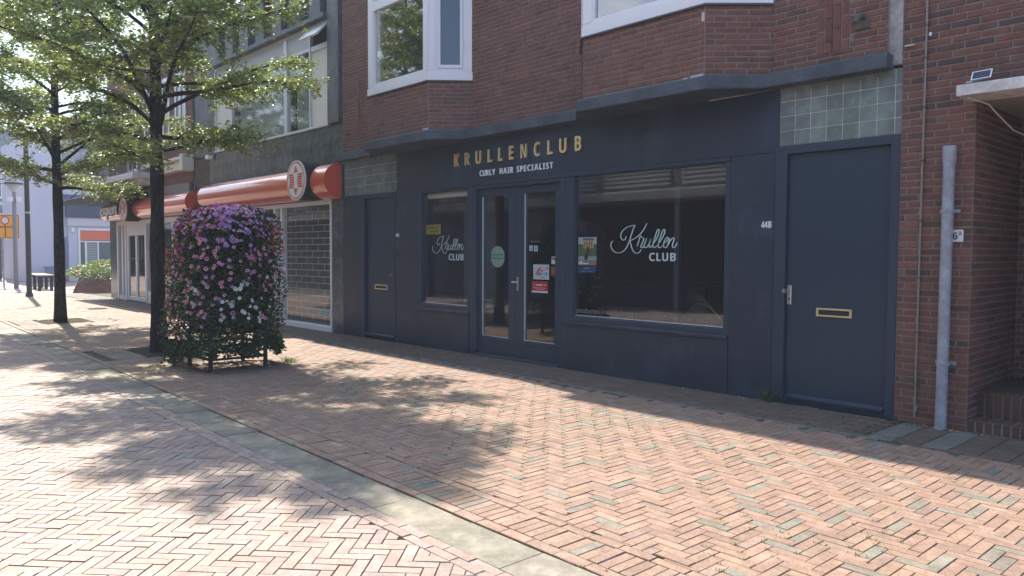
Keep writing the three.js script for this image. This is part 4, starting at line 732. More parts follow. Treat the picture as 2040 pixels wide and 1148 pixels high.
// ---------------------------------------------------------------- brick building with the second shop entrance
const shop2 = thing('cornice_shop_building', 'brick building with white cornice, balcony and red shop entrance sign', 'building', [-23.6, 0, 0]);
{
  const X0 = -27.3, X1 = -19.88, w = mb();
  w.box(X0, X1, 3.3, 7.4, -8, -0.0005).box(X0, X0 + 0.2, 0, 3.3, -8, -0.05).box(X0, X1, 0, 3.3, -8, -7.8);
  const wall = part(shop2, 'brick_wall', w, M.mortar), l = [], wins = [[-21.05, -20.3, 4.45, 6.2], [-22.5, -21.5, 4.45, 6.2], [-23.6, -23.0, 4.0, 6.2], [-25.2, -24.3, 3.9, 6.2], [-26.6, -25.8, 4.45, 6.2]];
  courses(l, FRONT, 3.95, 6.9, holes(X0, X1, wins), { pal: [[0.24, 0.10, 0.07], [0.21, 0.088, 0.063], [0.26, 0.115, 0.08]] });
  courses(l, FRONT, 3.3, 3.58, () => [[X0, X1]], { pal: [[0.24, 0.10, 0.07], [0.21, 0.088, 0.063]] });
  pieces(l, wall, 'brick', M.brick, 295);
  part(shop2, 'roof', boxes(0.01, [X0 - 0.1, X1, 7.4, 7.55, -8, 0.15]), M.whiteOld);
  for (const [a, b, c, d] of wins) { const f = part(shop2, 'window', boxes(0.006, [a, a + 0.08, c, d, -0.05, 0.03], [b - 0.08, b, c, d, -0.05, 0.03], [a + 0.08, b - 0.08, d - 0.1, d, -0.05, 0.03], [a + 0.08, b - 0.08, c, c + 0.08, -0.05, 0.03], [(a + b) / 2 - 0.03, (a + b) / 2 + 0.03, c + 0.08, d - 0.1, -0.05, 0.025]), M.white); part(f, 'pane', box(a + 0.08, b - 0.08, c + 0.08, d - 0.1, -0.04, 0.004), phys([0.03, 0.04, 0.05], 0.05)); part(f, 'sill', box(a - 0.1, b + 0.1, c - 0.1, c - 0.002, 0, 0.1, 0.006), M.whiteOld); }
  part(shop2, 'cornice', boxes(0.012, [-22.6, X1 + 0.02, 3.62, 3.86, -0.02, 0.16], [-22.62, X1 + 0.02, 3.86, 3.94, -0.02, 0.24], [-20.05, X1 + 0.03, 3.56, 3.98, -0.02, 0.28]), M.cream, 'cream wooden cornice');
  const bal = part(shop2, 'balcony', boxes(0.01, [-26.9, -22.7, 3.55, 3.72, -0.02, 0.62], [-26.85, -22.75, 3.4, 3.55, -0.02, 0.4]), M.whiteOld);
  for (let x = -26.8; x < -22.75; x += 0.14) part(bal, 'baluster', box(x - 0.01, x + 0.01, 3.72, 4.5, 0.53, 0.55), M.darkMetal);
  part(bal, 'rail', boxes(0.004, [-26.9, -22.7, 4.5, 4.54, 0.51, 0.57]), M.darkMetal);
  // ground floor
  part(shop2, 'stone_fascia', boxes(0.004, [-26.5, X1 + 0.1, 2.45, 3.3, -0.1, 0.0]), std([0.15, 0.165, 0.175], 0.3));
  const pl = part(shop2, 'stone_pillar', box(X0, -26.52, 0, 3.3, -0.4, -0.01), M.black), ps = [];
  for (let j = 0; j < 8; j++) { const k = rr(0.8, 1.2); ps.push({ m: box(X0, -26.52, j * 0.31 + 0.003, j * 0.31 + 0.307, -0.012, 0.0, 0.002, [k, k, k]), area: 0.2 }); ps.push({ m: box(X0 - 0.006, X0 + 0.006, j * 0.31 + 0.003, j * 0.31 + 0.307, -0.4, -0.012, 0.002, [k, k, k]), area: 0.1 }); } pieces(ps, pl, 'stone_plate', M.granite);
  const ff = mb(); for (const x of [-26.45, -25.95, -25.62, -23.68, -22.6, -21.4, -20.2]) ff.box(x - 0.06, x + 0.06, 0, 2.45, -0.1, 0.02, 0.004); ff.box(-26.5, -20.1, 2.33, 2.45, -0.1, 0.015, 0.004).box(-25.6, -23.7, 2.1, 2.33, -0.08, 0.0).box(-23.6, -20.2, 0, 0.35, -0.1, 0.0, 0.004).box(-26.4, -25.7, 0, 0.12, -0.1, 0.0);
  const fr = part(shop2, 'shop_front', ff, M.white);
  part(fr, 'pane', mb().quad([-26.4, 0.12, -0.04], [-25.98, 0.12, -0.04], [-25.98, 2.35, -0.04], [-26.4, 2.35, -0.04]).quad([-23.62, 0.35, -0.04], [-20.2, 0.35, -0.04], [-20.2, 2.35, -0.04], [-23.62, 2.35, -0.04]), M.glass);
  part(fr, 'display_board', box(-26.4, -25.98, 0.12, 1.0, -0.2, -0.15), M.redFlat); part(fr, 'display_board', box(-23.5, -20.4, 0.8, 1.6, -0.3, -0.25), M.redFlat);
  const sd = part(fr, 'sliding_door', boxes(0.004, [-25.55, -25.42, 0.02, 2.1, -0.07, -0.01], [-24.72, -24.58, 0.02, 2.1, -0.07, -0.01], [-23.86, -23.74, 0.02, 2.1, -0.07, -0.01], [-25.42, -24.72, 0.02, 0.14, -0.07, -0.01], [-24.58, -23.86, 0.02, 0.14, -0.07, -0.01], [-25.42, -24.72, 2.0, 2.1, -0.07, -0.01], [-24.58, -23.86, 2.0, 2.1, -0.07, -0.01]), M.white);
  part(sd, 'pane', mb().quad([-25.42, 0.14, -0.04], [-24.72, 0.14, -0.04], [-24.72, 2.0, -0.04], [-25.42, 2.0, -0.04]).quad([-24.58, 0.14, -0.04], [-23.86, 0.14, -0.04], [-23.86, 2.0, -0.04], [-24.58, 2.0, -0.04]), M.glass);
  part(shop2, 'shop_room', boxes(0, [X0 + 0.2, X1, 0, 0.02, -4, -0.1], [X0 + 0.2, X1, 0.02, 3.3, -4.1, -4]), M.roomPale);
  // sign: red box with letters, emblem, awning
  const sg = part(shop2, 'sign_box', mb().tube([[-26.75, 2.73, 0.18], [-26.7, 2.73, 0.18], [-24.7, 2.73, 0.18], [-24.6, 2.73, 0.18]], [0.18, 0.27, 0.27, 0.24], 20), M.red, 'red shop sign with white letters');
  part(sg, 'sign_backing', mb().geo(text('expert', -26.52, 2.60, 0.445, 0.33, 1.86, 0.03)), M.black); part(sg, 'sign_word', mb().geo(text('expert', -26.46, 2.63, 0.475, 0.29, 1.74, 0.03)), M.white);
  emblem(shop2, -24.32, 2.76, 0.42, 0.36);
  awning(shop2, -23.9, -19.64, 2.77, 0.29, 0.0, [-21.8]);
  // dark entrance canopy with small lights
  const cn = part(shop2, 'canopy', boxes(0.01, [-29.6, -23.4, 3.12, 3.24, -0.62, 0.84], [-29.6, -23.4, 3.06, 3.12, 0.78, 0.84]), M.black, 'flat dark canopy dotted with small lights');
  const dots = mb(); for (let i = 0; i < 16; i++) for (let j = 0; j < 4; j++) dots.cyl([-29.3 + i * 0.36, 3.112, -0.45 + j * 0.36], [-29.3 + i * 0.36, 3.122, -0.45 + j * 0.36], 0.02, 6); part(cn, 'downlight', dots, M.white, undefined, 'stuff');
  part(shop2, 'canopy_rod', mb().tube([[-29.5, 3.24, 0.7], [-27.2, 4.4, 0.0]], 0.02, 6), M.darkMetal);
}
{ const t = thing('banner_flag', 'small orange red flag on a pole behind the first street tree', 'flag', [-27.4, 5.3, 0.5]); part(t, 'flag_pole', mb().tube([[-27.2, 5.2, 0], [-27.6, 5.75, 0.9]], 0.015, 6), M.white); const m = mb(); for (let i = 0; i < 5; i++) m.quad([-27.5 - i * 0.012, 5.7 - i * 0.11, 0.70 + (i % 2) * 0.03], [-27.6 - i * 0.012, 5.75 - i * 0.11, 1.15], [-27.61 - i * 0.012, 5.64 - i * 0.11, 1.15], [-27.512 - i * 0.012, 5.59 - i * 0.11, 0.70 + ((i + 1) % 2) * 0.03]); part(t, 'cloth', m, std([0.75, 0.09, 0.03], 0.7, { side: THREE.DoubleSide })); }

// ---------------------------------------------------------------- background across the side street
{
  const b = thing('lavender_corner_house', 'pale lavender plastered corner house with blue sign band and white window', 'building', [-46, 0, -3]);
  part(b, 'wall', boxes(0, [-50, -44, 0, 7.2, -2.25, -0.6], [-50, -44.1, 0, 5.4, -9, -2.25], [-44.1, -44.0, 0, 2.82, -2.9, -2.46], [-44.1, -44.0, 0, 0.36, -9, -2.9], [-44.1, -44, 2.7, 2.82, -9, -2.9]), M.lavender);
  part(b, 'white_band', box(-44.1, -43.9, 2.82, 3.25, -9, -2.42, 0.01), std([0.5, 0.52, 0.57], 0.7)); part(b, 'sign_band', boxes(0.01, [-44.1, -43.8, 3.25, 3.88, -9, -2.36], [-44.1, -43.86, 3.88, 3.97, -9, -2.3]), M.blueSign, 'dark blue sign band');
  part(b, 'roof', mb().quad([-43.6, 4.1, -9], [-43.6, 4.1, -2.25], [-46, 5.6, -2.25], [-46, 5.6, -9]), M.blueSign);
  const f = part(b, 'window', boxes(0.01, [-44.05, -43.95, 0.36, 2.7, -3.0, -2.9], [-44.05, -43.95, 2.6, 2.7, -6, -3.0], [-44.05, -43.95, 0.36, 0.46, -6, -3.0], [-44.04, -43.96, 0.46, 2.0, -3.3, -3.2], [-44.04, -43.96, 0.46, 2.0, -3.86, -3.79], [-44.04, -43.96, 2.0, 2.06, -6, -3.0]), M.white);
  part(f, 'pane', box(-44.03, -44.0, 0.46, 2.6, -6, -3.0), phys([0.09, 0.11, 0.11], 0.08)); part(f, 'red_valance', box(-43.995, -43.985, 2.1, 2.6, -6, -3.02), std([0.65, 0.15, 0.07], 0.5));  // red strip on the pane: painted reflection of the red awning
  part(f, 'blind', (() => { const m = mb(); for (let y = 0.5; y < 1.95; y += 0.09) m.box(-43.995, -43.98, y, y + 0.045, -3.78, -3.3); return m; })(), std([0.4, 0.45, 0.42], 0.7));
  const d = part(b, 'door', boxes(0.01, [-44.04, -43.97, 0, 2.25, -2.44, -2.26]), std([0.2, 0.24, 0.33], 0.6)); part(d, 'door_leaf', box(-44.0, -43.95, 0.05, 2.1, -2.40, -2.3), std([0.14, 0.17, 0.25], 0.5));
  part(b, 'alarm_box', box(-44, -43.9, 2.5, 2.72, -2.75, -2.58, 0.02), M.white);
}
{ const c = thing('utility_cabinet', 'grey metal utility cabinet against the lavender wall', 'cabinet', [-43.3, 0, -1.6]); part(c, 'body', box(-43.6, -43.1, 0, 0.72, -2.0, -1.3, 0.02), std([0.2, 0.22, 0.27], 0.6)); part(c, 'lid', box(-43.65, -43.05, 0.72, 0.77, -2.05, -1.25, 0.015), std([0.24, 0.26, 0.31], 0.6)); }
{
  const b = thing('far_shop_building', 'grey corner building with dark upper windows and a glass shopfront far left', 'building', [-63, 0, -2]);
  part(b, 'wall', boxes(0, [-68, -60.2, 0, 9.5, -10, 1.5], [-60.2, -60, 4.2, 5.0, -10, 1.5], [-60.2, -60, 7.2, 9.5, -10, 1.5], [-60.2, -60, 5.0, 7.2, -3.75, -3.3], [-60.2, -60, 5.0, 7.2, -10, -5.5], [-60.2, -60, 5.0, 7.2, 0.8, 1.5]), std([0.36, 0.39, 0.43], 0.8, { map: T.concrete }));
  part(b, 'band', boxes(0.02, [-60.1, -59.8, 4.55, 4.75, -10, 1.6], [-60.1, -59.4, 3.5, 4.0, -10, 1.6]), std([0.5, 0.53, 0.56], 0.7));
  for (const [a, c] of [[-3.3, -2.3], [-2.2, -1.2], [-1.1, 0.8], [-5.5, -3.75]]) { const w = part(b, 'window', boxes(0.01, [-60.15, -59.95, 5.0, 5.1, a, c], [-60.15, -59.95, 7.1, 7.2, a, c], [-60.15, -59.95, 5.1, 7.1, a, a + 0.1], [-60.15, -59.95, 5.1, 7.1, c - 0.1, c]), M.white); part(w, 'pane', box(-60.15, -60.08, 5.1, 7.1, a + 0.1, c - 0.1), phys([0.04, 0.06, 0.05], 0.08)); }
  for (let z = -9; z < 1.4; z += 1.4) { const w = part(b, 'shopfront', boxes(0.01, [-60.05, -59.95, 0, 3.5, z, z + 0.1], [-60.05, -59.95, 0, 0.2, z + 0.1, z + 1.4], [-60.05, -59.95, 2.6, 2.7, z + 0.1, z + 1.4]), M.alu); part(w, 'pane', box(-60.15, -60.02, 0.2, 3.5, z + 0.1, z + 1.4), phys([0.16, 0.12, 0.1], 0.08)); part(w, 'display', box(-60.3, -60.16, 0.3, 1.6, z + 0.2, z + 1.2), std([0.45, 0.3, 0.24], 0.7)); }
}
{ // more of the far street, only just seen between the leaves
  const far = [[-70, -58, 3, 16, 8, [0.30, 0.22, 0.19], 'plain brown gabled house far down the street'], [-85, -72, 6, 20, 10, [0.42, 0.4, 0.38], 'tall pale house at the far end of the street']];
  for (const [x0, x1, z0, z1, h, c, label] of far) {
    const b = thing('far_house', label, 'building', [(x0 + x1) / 2, 0, (z0 + z1) / 2]);
    part(b, 'wall', box(x0, x1, 0, h, z0, z1), std(c, 0.85, { map: T.concrete }));
    part(b, 'roof', mb().quad([x1 + 0.3, h, z1 + 0.3], [x1 + 0.3, h, z0 - 0.3], [(x0 + x1) / 2, h + 4, z0 - 0.3], [(x0 + x1) / 2, h + 4, z1 + 0.3]).quad([x0 - 0.3, h, z0 - 0.3], [x0 - 0.3, h, z1 + 0.3], [(x0 + x1) / 2, h + 4, z1 + 0.3], [(x0 + x1) / 2, h + 4, z0 - 0.3]), M.tileRoof);
    for (let z = z0 + 1; z < z1 - 1.5; z += 2.4) for (const y of [1, 4.2]) { const w = part(b, 'window', boxes(0, [x1, x1 + 0.08, y, y + 0.1, z, z + 1.3], [x1, x1 + 0.08, y + 1.6, y + 1.7, z, z + 1.3], [x1, x1 + 0.08, y + 0.1, y + 1.6, z, z + 0.1], [x1, x1 + 0.08, y + 0.1, y + 1.6, z + 1.2, z + 1.3]), M.white); part(w, 'pane', box(x1 - 0.02, x1 + 0.03, y + 0.1, y + 1.6, z + 0.1, z + 1.2), phys([0.04, 0.05, 0.06], 0.1)); }
  }
}
// ---------------------------------------------------------------- across the street: seen only in the shop windows
{
  const b = thing('opposite_building', 'shop building across the street, mirrored in the salon windows', 'building', [-11, 0, 12]);
  part(b, 'wall', boxes(0, [-70, 4, 3.2, 5.6, 9.6, 16], [-70, 4, 0, 3.2, 10.2, 16]), std([0.42, 0.41, 0.4], 0.8, { map: T.concrete }));
  part(b, 'canopy', box(-70, 4, 2.92, 3.18, 8.9, 10, 0.02), std([0.36, 0.37, 0.38], 0.7));
  const lv = mb(); for (let x = -69; x < 3; x += 2.6) for (let k = 0; k < 9; k++) lv.box(x, x + 2.2, 3.35 + k * 0.12, 3.42 + k * 0.12, 9.52, 9.6); part(b, 'louvre', lv, std([0.55, 0.55, 0.56], 0.6));
  for (let x = -69; x < 3; x += 2.9) { const w = part(b, 'shop_window', boxes(0, [x, x + 0.12, 0, 2.9, 10.05, 10.2], [x + 0.12, x + 2.9, 0, 0.3, 10.05, 10.2]), M.darkMetal); part(w, 'pane', box(x + 0.12, x + 2.9, 0.3, 2.9, 10.12, 10.2), phys([0.06, 0.065, 0.07], 0.1)); }
  const r = part(b, 'roof', mb().quad([4, 5.6, 9.4], [-70, 5.6, 9.4], [-70, 8.6, 14.5], [4, 8.6, 14.5]), M.tileRoof);
  const tl = mb(); for (let j = 0; j < 16; j++) { const z = 9.4 + j * 0.32, y = 5.6 + j * 0.188; tl.box(-70, 4, y + 0.02, y + 0.06, z, z + 0.30); } part(r, 'roof_tiles', tl, M.tileRoof, undefined, 'stuff');
}

// ---------------------------------------------------------------- trees
const leafGeo = (() => { // a small pointed leaf folded along its middle, 6.5 cm long
  const m = mb(), L = [[0, 0, 0], [0.018, 0.006, 0.014], [0.026, 0.008, 0.032], [0.016, 0.004, 0.052], [0, -0.004, 0.066]];
  for (const s of [-1, 1]) for (let i = 0; i < 4; i++) {
    const a = [0, L[i][1] * 0 - i * 0.0012, L[i][2]], b = [0, -(i + 1) * 0.0012, L[i + 1][2]], c = [s * L[i + 1][0], L[i + 1][1], L[i + 1][2]], d = [s * L[i][0], L[i][1], L[i][2]];
    if (s > 0) m.quad(a, b, c, d); else m.quad(d, c, b, a);
  }
  return m.build();
})();
function makeTree(label, at, h, R0) {
  const t = thing('street_tree', label, 'tree', at), O = V(...at);
  const tr = [], trR = []; for (let i = 0; i <= 16; i++) { const k = i / 16; tr.push(V(O.x + Math.sin(k * 9) * 0.03 * k - 0.0, k * h, O.z + Math.cos(k * 7) * 0.03 * k)); trR.push((0.1 * (1 - k) ** 0.62 + 0.012) * (1 + (i % 2 ? 0.06 : -0.03)) + (i === 0 ? 0.03 : 0)); }
  part(t, 'trunk', mb().tube(tr, trR, 14, undefined, true, 0.12), M.bark);
  const spots = [], twigs = mb();
  const at_ = (y) => { const k = clamp(y / h, 0, 0.999) * 16, i = Math.floor(k); return tr[i].clone().lerp(tr[i + 1], k - i); };
  const N = 50; let ang = rr(0, 6.28);
  for (let b = 0; b < N; b++) {
    const k = b / (N - 1), y = 2.85 + (h - 3.4) * Math.pow(k, 1.05); ang += 2.4 + rr(-0.3, 0.3);
    const prof = k < 0.2 ? 0.86 + 0.14 * (k / 0.2) : 1 - 0.8 * Math.pow((k - 0.2) / 0.8, 1.1), len = R0 * prof * rr(0.82, 1.08) * (k < 0.1 ? 0.74 : 1), rise = (k < 0.1 ? rr(0.02, 0.3) : rr(0.2, 0.95)), p0 = at_(y), pts = [], rad = [];
    const d = V(Math.cos(ang), 0, Math.sin(ang)), s = V(-d.z, 0, d.x), bend = rr(-0.25, 0.25), n = 9, r0 = 0.016 + 0.024 * (1 - k) * rr(0.6, 1.1);
    for (let i = 0; i <= n; i++) { const q = i / n; pts.push(p0.clone().addScaledVector(d, len * q).addScaledVector(s, bend * q * q * len * 0.5 + Math.sin(q * 7 + b) * 0.03).add(V(0, len * rise * (q - 0.4 * q * q) + Math.sin(q * 9 + b * 2) * 0.025, 0))); rad.push(r0 * (1 - q) ** 0.8 + 0.004); }
    part(t, 'branch', mb().tube(pts, rad, 7, undefined, false), M.bark);
    // flat sprays of twigs along the limb
    for (let i = 3; i <= n; i++) for (const sd of [-1, 1]) for (let e = 0; e < 3; e++) {
      if (rnd() < 0.1) continue;
      const q = (i - rnd() * 0.9) / n, base = pts[Math.min(n, Math.floor(q * n))].clone().lerp(pts[Math.min(n, Math.floor(q * n) + 1)], (q * n) % 1);
      const tl = rr(0.3, 0.75) * (1.1 - 0.5 * q) * Math.min(1, len / 1.4), td = d.clone().multiplyScalar(rr(0.35, 1)).addScaledVector(s, sd * rr(0.5, 1.1)).add(V(0, rr(-0.5, 0.6), 0)).normalize(), tip = base.clone().addScaledVector(td, tl); tip.y -= 0.05;
      twigs.tube([base, base.clone().lerp(tip, 0.5).add(V(0, 0.03, 0)), tip], [0.0055, 0.004, 0.002], 4, undefined, false);
      const nl = Math.round(tl * 66);
      for (let j = 0; j < nl; j++) { const w = 0.12 + 0.9 * (j / nl), c = base.clone().lerp(tip, w).add(V(rr(-0.07, 0.07), rr(-0.08, 0.07) + 0.03 * Math.sin(w * 3), rr(-0.07, 0.07))); spots.push([c, td, rnd()]); }
    }
  }
  part(t, 'twigs', twigs, M.bark, undefined, 'stuff');
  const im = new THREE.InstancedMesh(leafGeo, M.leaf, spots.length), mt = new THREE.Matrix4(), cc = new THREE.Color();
  spots.forEach(([c, td, r], i) => {
    const e = new THREE.Euler(rr(-0.75, 0.75), Math.atan2(td.x, td.z) + rr(-1.6, 1.6), rr(-0.7, 0.7), 'YXZ'), sc = rr(0.65, 1.15);
    mt.compose(c.clone().sub(O), new THREE.Quaternion().setFromEuler(e), V(sc, sc, sc)); im.setMatrixAt(i, mt);
    const k = rr(0.75, 1.25), yel = r < 0.2 ? 1.35 : 1; im.setColorAt(i, cc.setRGB(k * yel * rr(0.9, 1.15), k * (r < 0.2 ? 1.1 : 1), k * 0.9));
  });
  im.name = 'crown'; im.userData.kind = 'stuff'; im.castShadow = im.receiveShadow = true; t.add(im);
  return t;
}
const tree = makeTree('street tree with a dark trunk beside the flower tower', [-12.12, 0, 3.36], 8.4, 2.5);
const copyTree = (label, x, z, turn, s) => { const c = tree.clone(); c.name = numbered('street_tree'); c.position.set(x, 0, z); c.rotation.y = turn; c.scale.setScalar(s); c.userData = { ...tree.userData, label, group: 'street trees in the paving' }; scene.add(c); return c; };
tree.userData.group = 'street trees in the paving';
copyTree('street tree further left, before the lavender house', -18.72, 3.28, 2.1, 1.0);
copyTree('leafy tree across the street, mirrored in the upper bay window', -21.3, 8.4, 1.2, 1.22);
copyTree('tree across the street further along, mirrored in the shop windows', -28.0, 8.6, 5.2, 1.1);
copyTree('last tree across the street, mirrored in the wide window band', -35.5, 8.5, 0.4, 1.15);

// tree pits: soil between two slotted plates
for (const [i, tx] of [-12.1, -18.7].entries()) {
  const t = thing('tree_grate', ['slotted paving plates around the trunk beside the flower tower', 'slotted paving plates around the trunk of the further left tree'][i], 'tree grate', [tx, 0, 3.2]);
  for (const z0 of [3.72, 2.36]) { for (let k = 0; k < 7; k++) part(t, 'grate_bar', box(tx - 0.64, tx + 0.64, -0.022, 0.0, z0 + k * 0.059, z0 + k * 0.059 + 0.038, 0.004), std([0.33, 0.29, 0.26], 0.7, { map: T.concrete })); part(t, 'grate_end', boxes(0.004, [tx - 0.66, tx - 0.64, -0.022, 0.001, z0, z0 + 0.4], [tx + 0.64, tx + 0.66, -0.022, 0.001, z0, z0 + 0.4]), M.darkMetal); }
  const s = mb(), n = 12, H = []; for (let a = 0; a <= n; a++) { H.push([]); for (let b = 0; b <= n; b++) H[a].push(-0.018 + rnd() * 0.022); }
  for (let a = 0; a < n; a++) for (let b = 0; b < n; b++) { const X = (k) => tx - 0.65 + k / n * 1.3, Z = (k) => 2.77 + k / n * 0.94; s.quad([X(a), H[a][b], Z(b)], [X(a), H[a][b + 1], Z(b + 1)], [X(a + 1), H[a + 1][b + 1], Z(b + 1)], [X(a + 1), H[a + 1][b], Z(b)]); }
  part(t, 'soil', s, M.soil);
}
{ const d = thing('gutter_drain', 'dark slot of a drain across the gutter slabs', 'drain', [-14.0, 0, 4.45]); part(d, 'drain_frame', boxes(0.003, [-14.2, -13.8, -0.012, -0.004, 4.36, 4.38], [-14.2, -13.8, -0.012, -0.004, 4.6, 4.62]), M.darkMetal); part(d, 'drain_bar', (() => { const m = mb(); for (let k = 0; k < 6; k++) m.box(-14.18 + k * 0.066, -14.14 + k * 0.066, -0.014, -0.006, 4.38, 4.6); return m; })(), M.black); }

// ---------------------------------------------------------------- the flower tower
{
  const C = V(-9.93, 0, 3.2), t = thing('flower_tower', 'tall planter tower overgrown with pink, purple and white petunias', 'planter', [C.x, 0, C.z]);
  const yaw = 0.0, hw = 0.36;
  for (const [a, b] of [[-1, -1], [1, -1], [1, 1], [-1, 1]]) part(t, 'leg', box(C.x + a * hw - 0.022, C.x + a * hw + 0.022, 0, 0.5, C.z + b * hw - 0.022, C.z + b * hw + 0.022, 0.004), M.darkMetal);
  part(t, 'frame', boxes(0.004, ...[0.13, 0.3].flatMap((y) => [[C.x - hw, C.x + hw, y, y + 0.03, C.z - hw - 0.015, C.z - hw + 0.015], [C.x - hw, C.x + hw, y, y + 0.03, C.z + hw - 0.015, C.z + hw + 0.015], [C.x - hw - 0.015, C.x - hw + 0.015, y, y + 0.03, C.z - hw, C.z + hw], [C.x + hw - 0.015, C.x + hw + 0.015, y, y + 0.03, C.z - hw, C.z + hw]])), M.darkMetal);
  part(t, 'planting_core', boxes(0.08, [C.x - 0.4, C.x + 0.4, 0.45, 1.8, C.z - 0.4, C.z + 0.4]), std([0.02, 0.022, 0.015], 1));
  // surface of the planting: rounded square in plan, domed on top; phi round, s from bottom (0) to crown (1)
  const surf = (phi, s, push) => {
    const y = s < 0.72 ? 0.22 + s / 0.72 * 1.46 : 1.68 + Math.sin((s - 0.72) / 0.28 * Math.PI / 2) * 0.36, top = s < 0.72 ? 1 : Math.cos((s - 0.72) / 0.28 * Math.PI / 2);
    const c = Math.cos(phi), q = Math.sin(phi), e = 6, rad = 1 / Math.pow(Math.abs(c) ** e + Math.abs(q) ** e, 1 / e);
    const bulge = 0.55 + 0.045 * Math.sin(phi * 3 + y * 2) + 0.03 * Math.sin(phi * 7 - y * 5) + 0.05 * Math.exp(-((y - 0.55) ** 2) / 0.12) - 0.05 * Math.max(0, y - 1.3);
    const r = rad * bulge * Math.pow(Math.max(0, top), 0.5) + push;
    return V(C.x + c * r, y + (s >= 0.72 ? push * 0.7 : 0) + (1 - top) * push * 0.3, C.z + q * r);
  };
  const place = []; for (let i = 0; i < 15000; i++) { const phi = rr(0, 6.283), s = Math.pow(rnd(), 0.9); place.push([phi, s, rr(-0.13, 0.06)]); }
  // ragged skirt: long trailing shoots, longest at the street corner
  const shoots = []; for (let i = 0; i < 150; i++) { const phi = rr(0, 6.283), long = Math.abs(Math.atan2(Math.sin(phi - 2.3), Math.cos(phi - 2.3))) < 0.55; shoots.push([phi, long ? rr(0.1, 0.32) : rr(0.02, 0.13)]); }
  const lg = (() => { const m = mb(), P = [[0, 0], [0.013, 0.012], [0.013, 0.028], [0, 0.042]]; for (const s of [-1, 1]) for (let i = 0; i < 3; i++) { const a = [0, 0, P[i][1]], b = [0, 0, P[i + 1][1]], c = [s * P[i + 1][0], 0.004, P[i + 1][1]], d = [s * P[i][0], 0.004, P[i][1]]; if (i === 0) (s > 0 ? m.tri(a, b, c) : m.tri(c, b, a)); else if (i === 2) (s > 0 ? m.tri(a, b, d) : m.tri(d, b, a)); else (s > 0 ? m.quad(a, b, c, d) : m.quad(d, c, b, a)); } return m.build(); })();
  const total = place.length + shoots.length * 26, im = new THREE.InstancedMesh(lg, M.leafDark, total), mt = new THREE.Matrix4(), cc = new THREE.Color(); let n = 0;
  const put = (p, out) => { const e = new THREE.Euler(rr(-1.2, 0.6), Math.atan2(out.x, out.z) + rr(-1.2, 1.2), rr(-0.9, 0.9), 'YXZ'), sc = rr(0.75, 1.4); mt.compose(p.clone().sub(V(C.x, 0, C.z)), new THREE.Quaternion().setFromEuler(e), V(sc, sc, sc)); im.setMatrixAt(n, mt); const k = rr(0.6, 1.3); im.setColorAt(n, cc.setRGB(k * rr(0.9, 1.3), k, k * 0.9)); n++; };
  for (const [phi, s, d] of place) put(surf(phi, s, d), V(Math.cos(phi), 0, Math.sin(phi)));
  const st = mb();
  for (const [phi, drop] of shoots) { const a = surf(phi, 0.06, 0.0), b = a.clone().add(V(rr(-0.06, 0.06), -drop - 0.06, rr(-0.06, 0.06))); st.tube([a, a.clone().lerp(b, 0.5).add(V(rr(-0.02, 0.02), 0, rr(-0.02, 0.02))), b], 0.0025, 4, undefined, false); for (let k = 0; k < 26; k++) { const q = a.clone().lerp(b, rnd()); q.y = Math.max(0.02, q.y); put(q.add(V(rr(-0.04, 0.04), 0, rr(-0.04, 0.04))), V(Math.cos(phi), 0, Math.sin(phi))); } }
  im.name = 'foliage'; im.userData.kind = 'stuff'; im.castShadow = im.receiveShadow = true; t.add(im);
  part(t, 'shoots', st, std([0.08, 0.09, 0.03], 0.9), undefined, 'stuff');
  // petunia: shallow five-lobed trumpet with a darker throat
  const petal = (throat) => { const m = mb(), N = 15, ring = []; for (let i = 0; i < N; i++) { const a = i / N * 6.283, r = 0.0235 + 0.0035 * Math.cos(a * 5); ring.push([Math.cos(a) * r, Math.sin(a) * r, 0.004 + 0.003 * Math.cos(a * 5 + 1)]); } const inn = ring.map((p) => [p[0] * 0.36, p[1] * 0.36, -0.002]); for (let i = 0; i < N; i++) { const k = (i + 1) % N; m.quad(inn[i], ring[i], ring[k], inn[k], [1, 1, 1]); m.tri([0, 0, -0.014], inn[i], inn[k], throat); } return m.build(); };
  const gDark = petal([0.25, 0.12, 0.2]), gPale = petal([0.85, 0.9, 0.5]);
  const fm = (c) => phys(c, 0.7, { vertexColors: true, transmission: 0.3, thickness: 0, side: THREE.DoubleSide });
  const KIND = { pink: [fm([0.72, 0.30, 0.42]), gDark], deep: [fm([0.55, 0.07, 0.18]), gDark], purple: [fm([0.52, 0.27, 0.58]), gPale], white: [fm([0.75, 0.75, 0.76]), gPale], yellow: [fm([0.7, 0.46, 0.09]), gDark], red: [fm([0.6, 0.045, 0.05]), gDark], salmon: [fm([0.74, 0.36, 0.36]), gDark] };
  const toCam = Math.atan2(CAM.z - C.z, CAM.x - C.x), rest = []; let made = 0;
  const bloom = (kind, phi, s, push) => {
    const p = surf(phi, s, push), up = s > 0.72 ? 0.7 : 0.15, out = V(Math.cos(phi), up, Math.sin(phi)).add(V(rr(-0.5, 0.5), rr(-0.3, 0.5), rr(-0.5, 0.5))).normalize(), q = new THREE.Quaternion().setFromUnitVectors(V(0, 0, 1), out), sc = rr(0.85, 1.25), [mat, g] = KIND[kind];
    if (made < 298) { const o = new THREE.Mesh(g, mat); o.name = 'flower'; o.castShadow = o.receiveShadow = true; o.position.copy(p).sub(V(C.x, 0, C.z)); o.quaternion.copy(q); o.scale.setScalar(sc); t.add(o); made++; } else rest.push([kind, new THREE.Matrix4().compose(p.clone().sub(V(C.x, 0, C.z)), q, V(sc, sc, sc))]);
  };
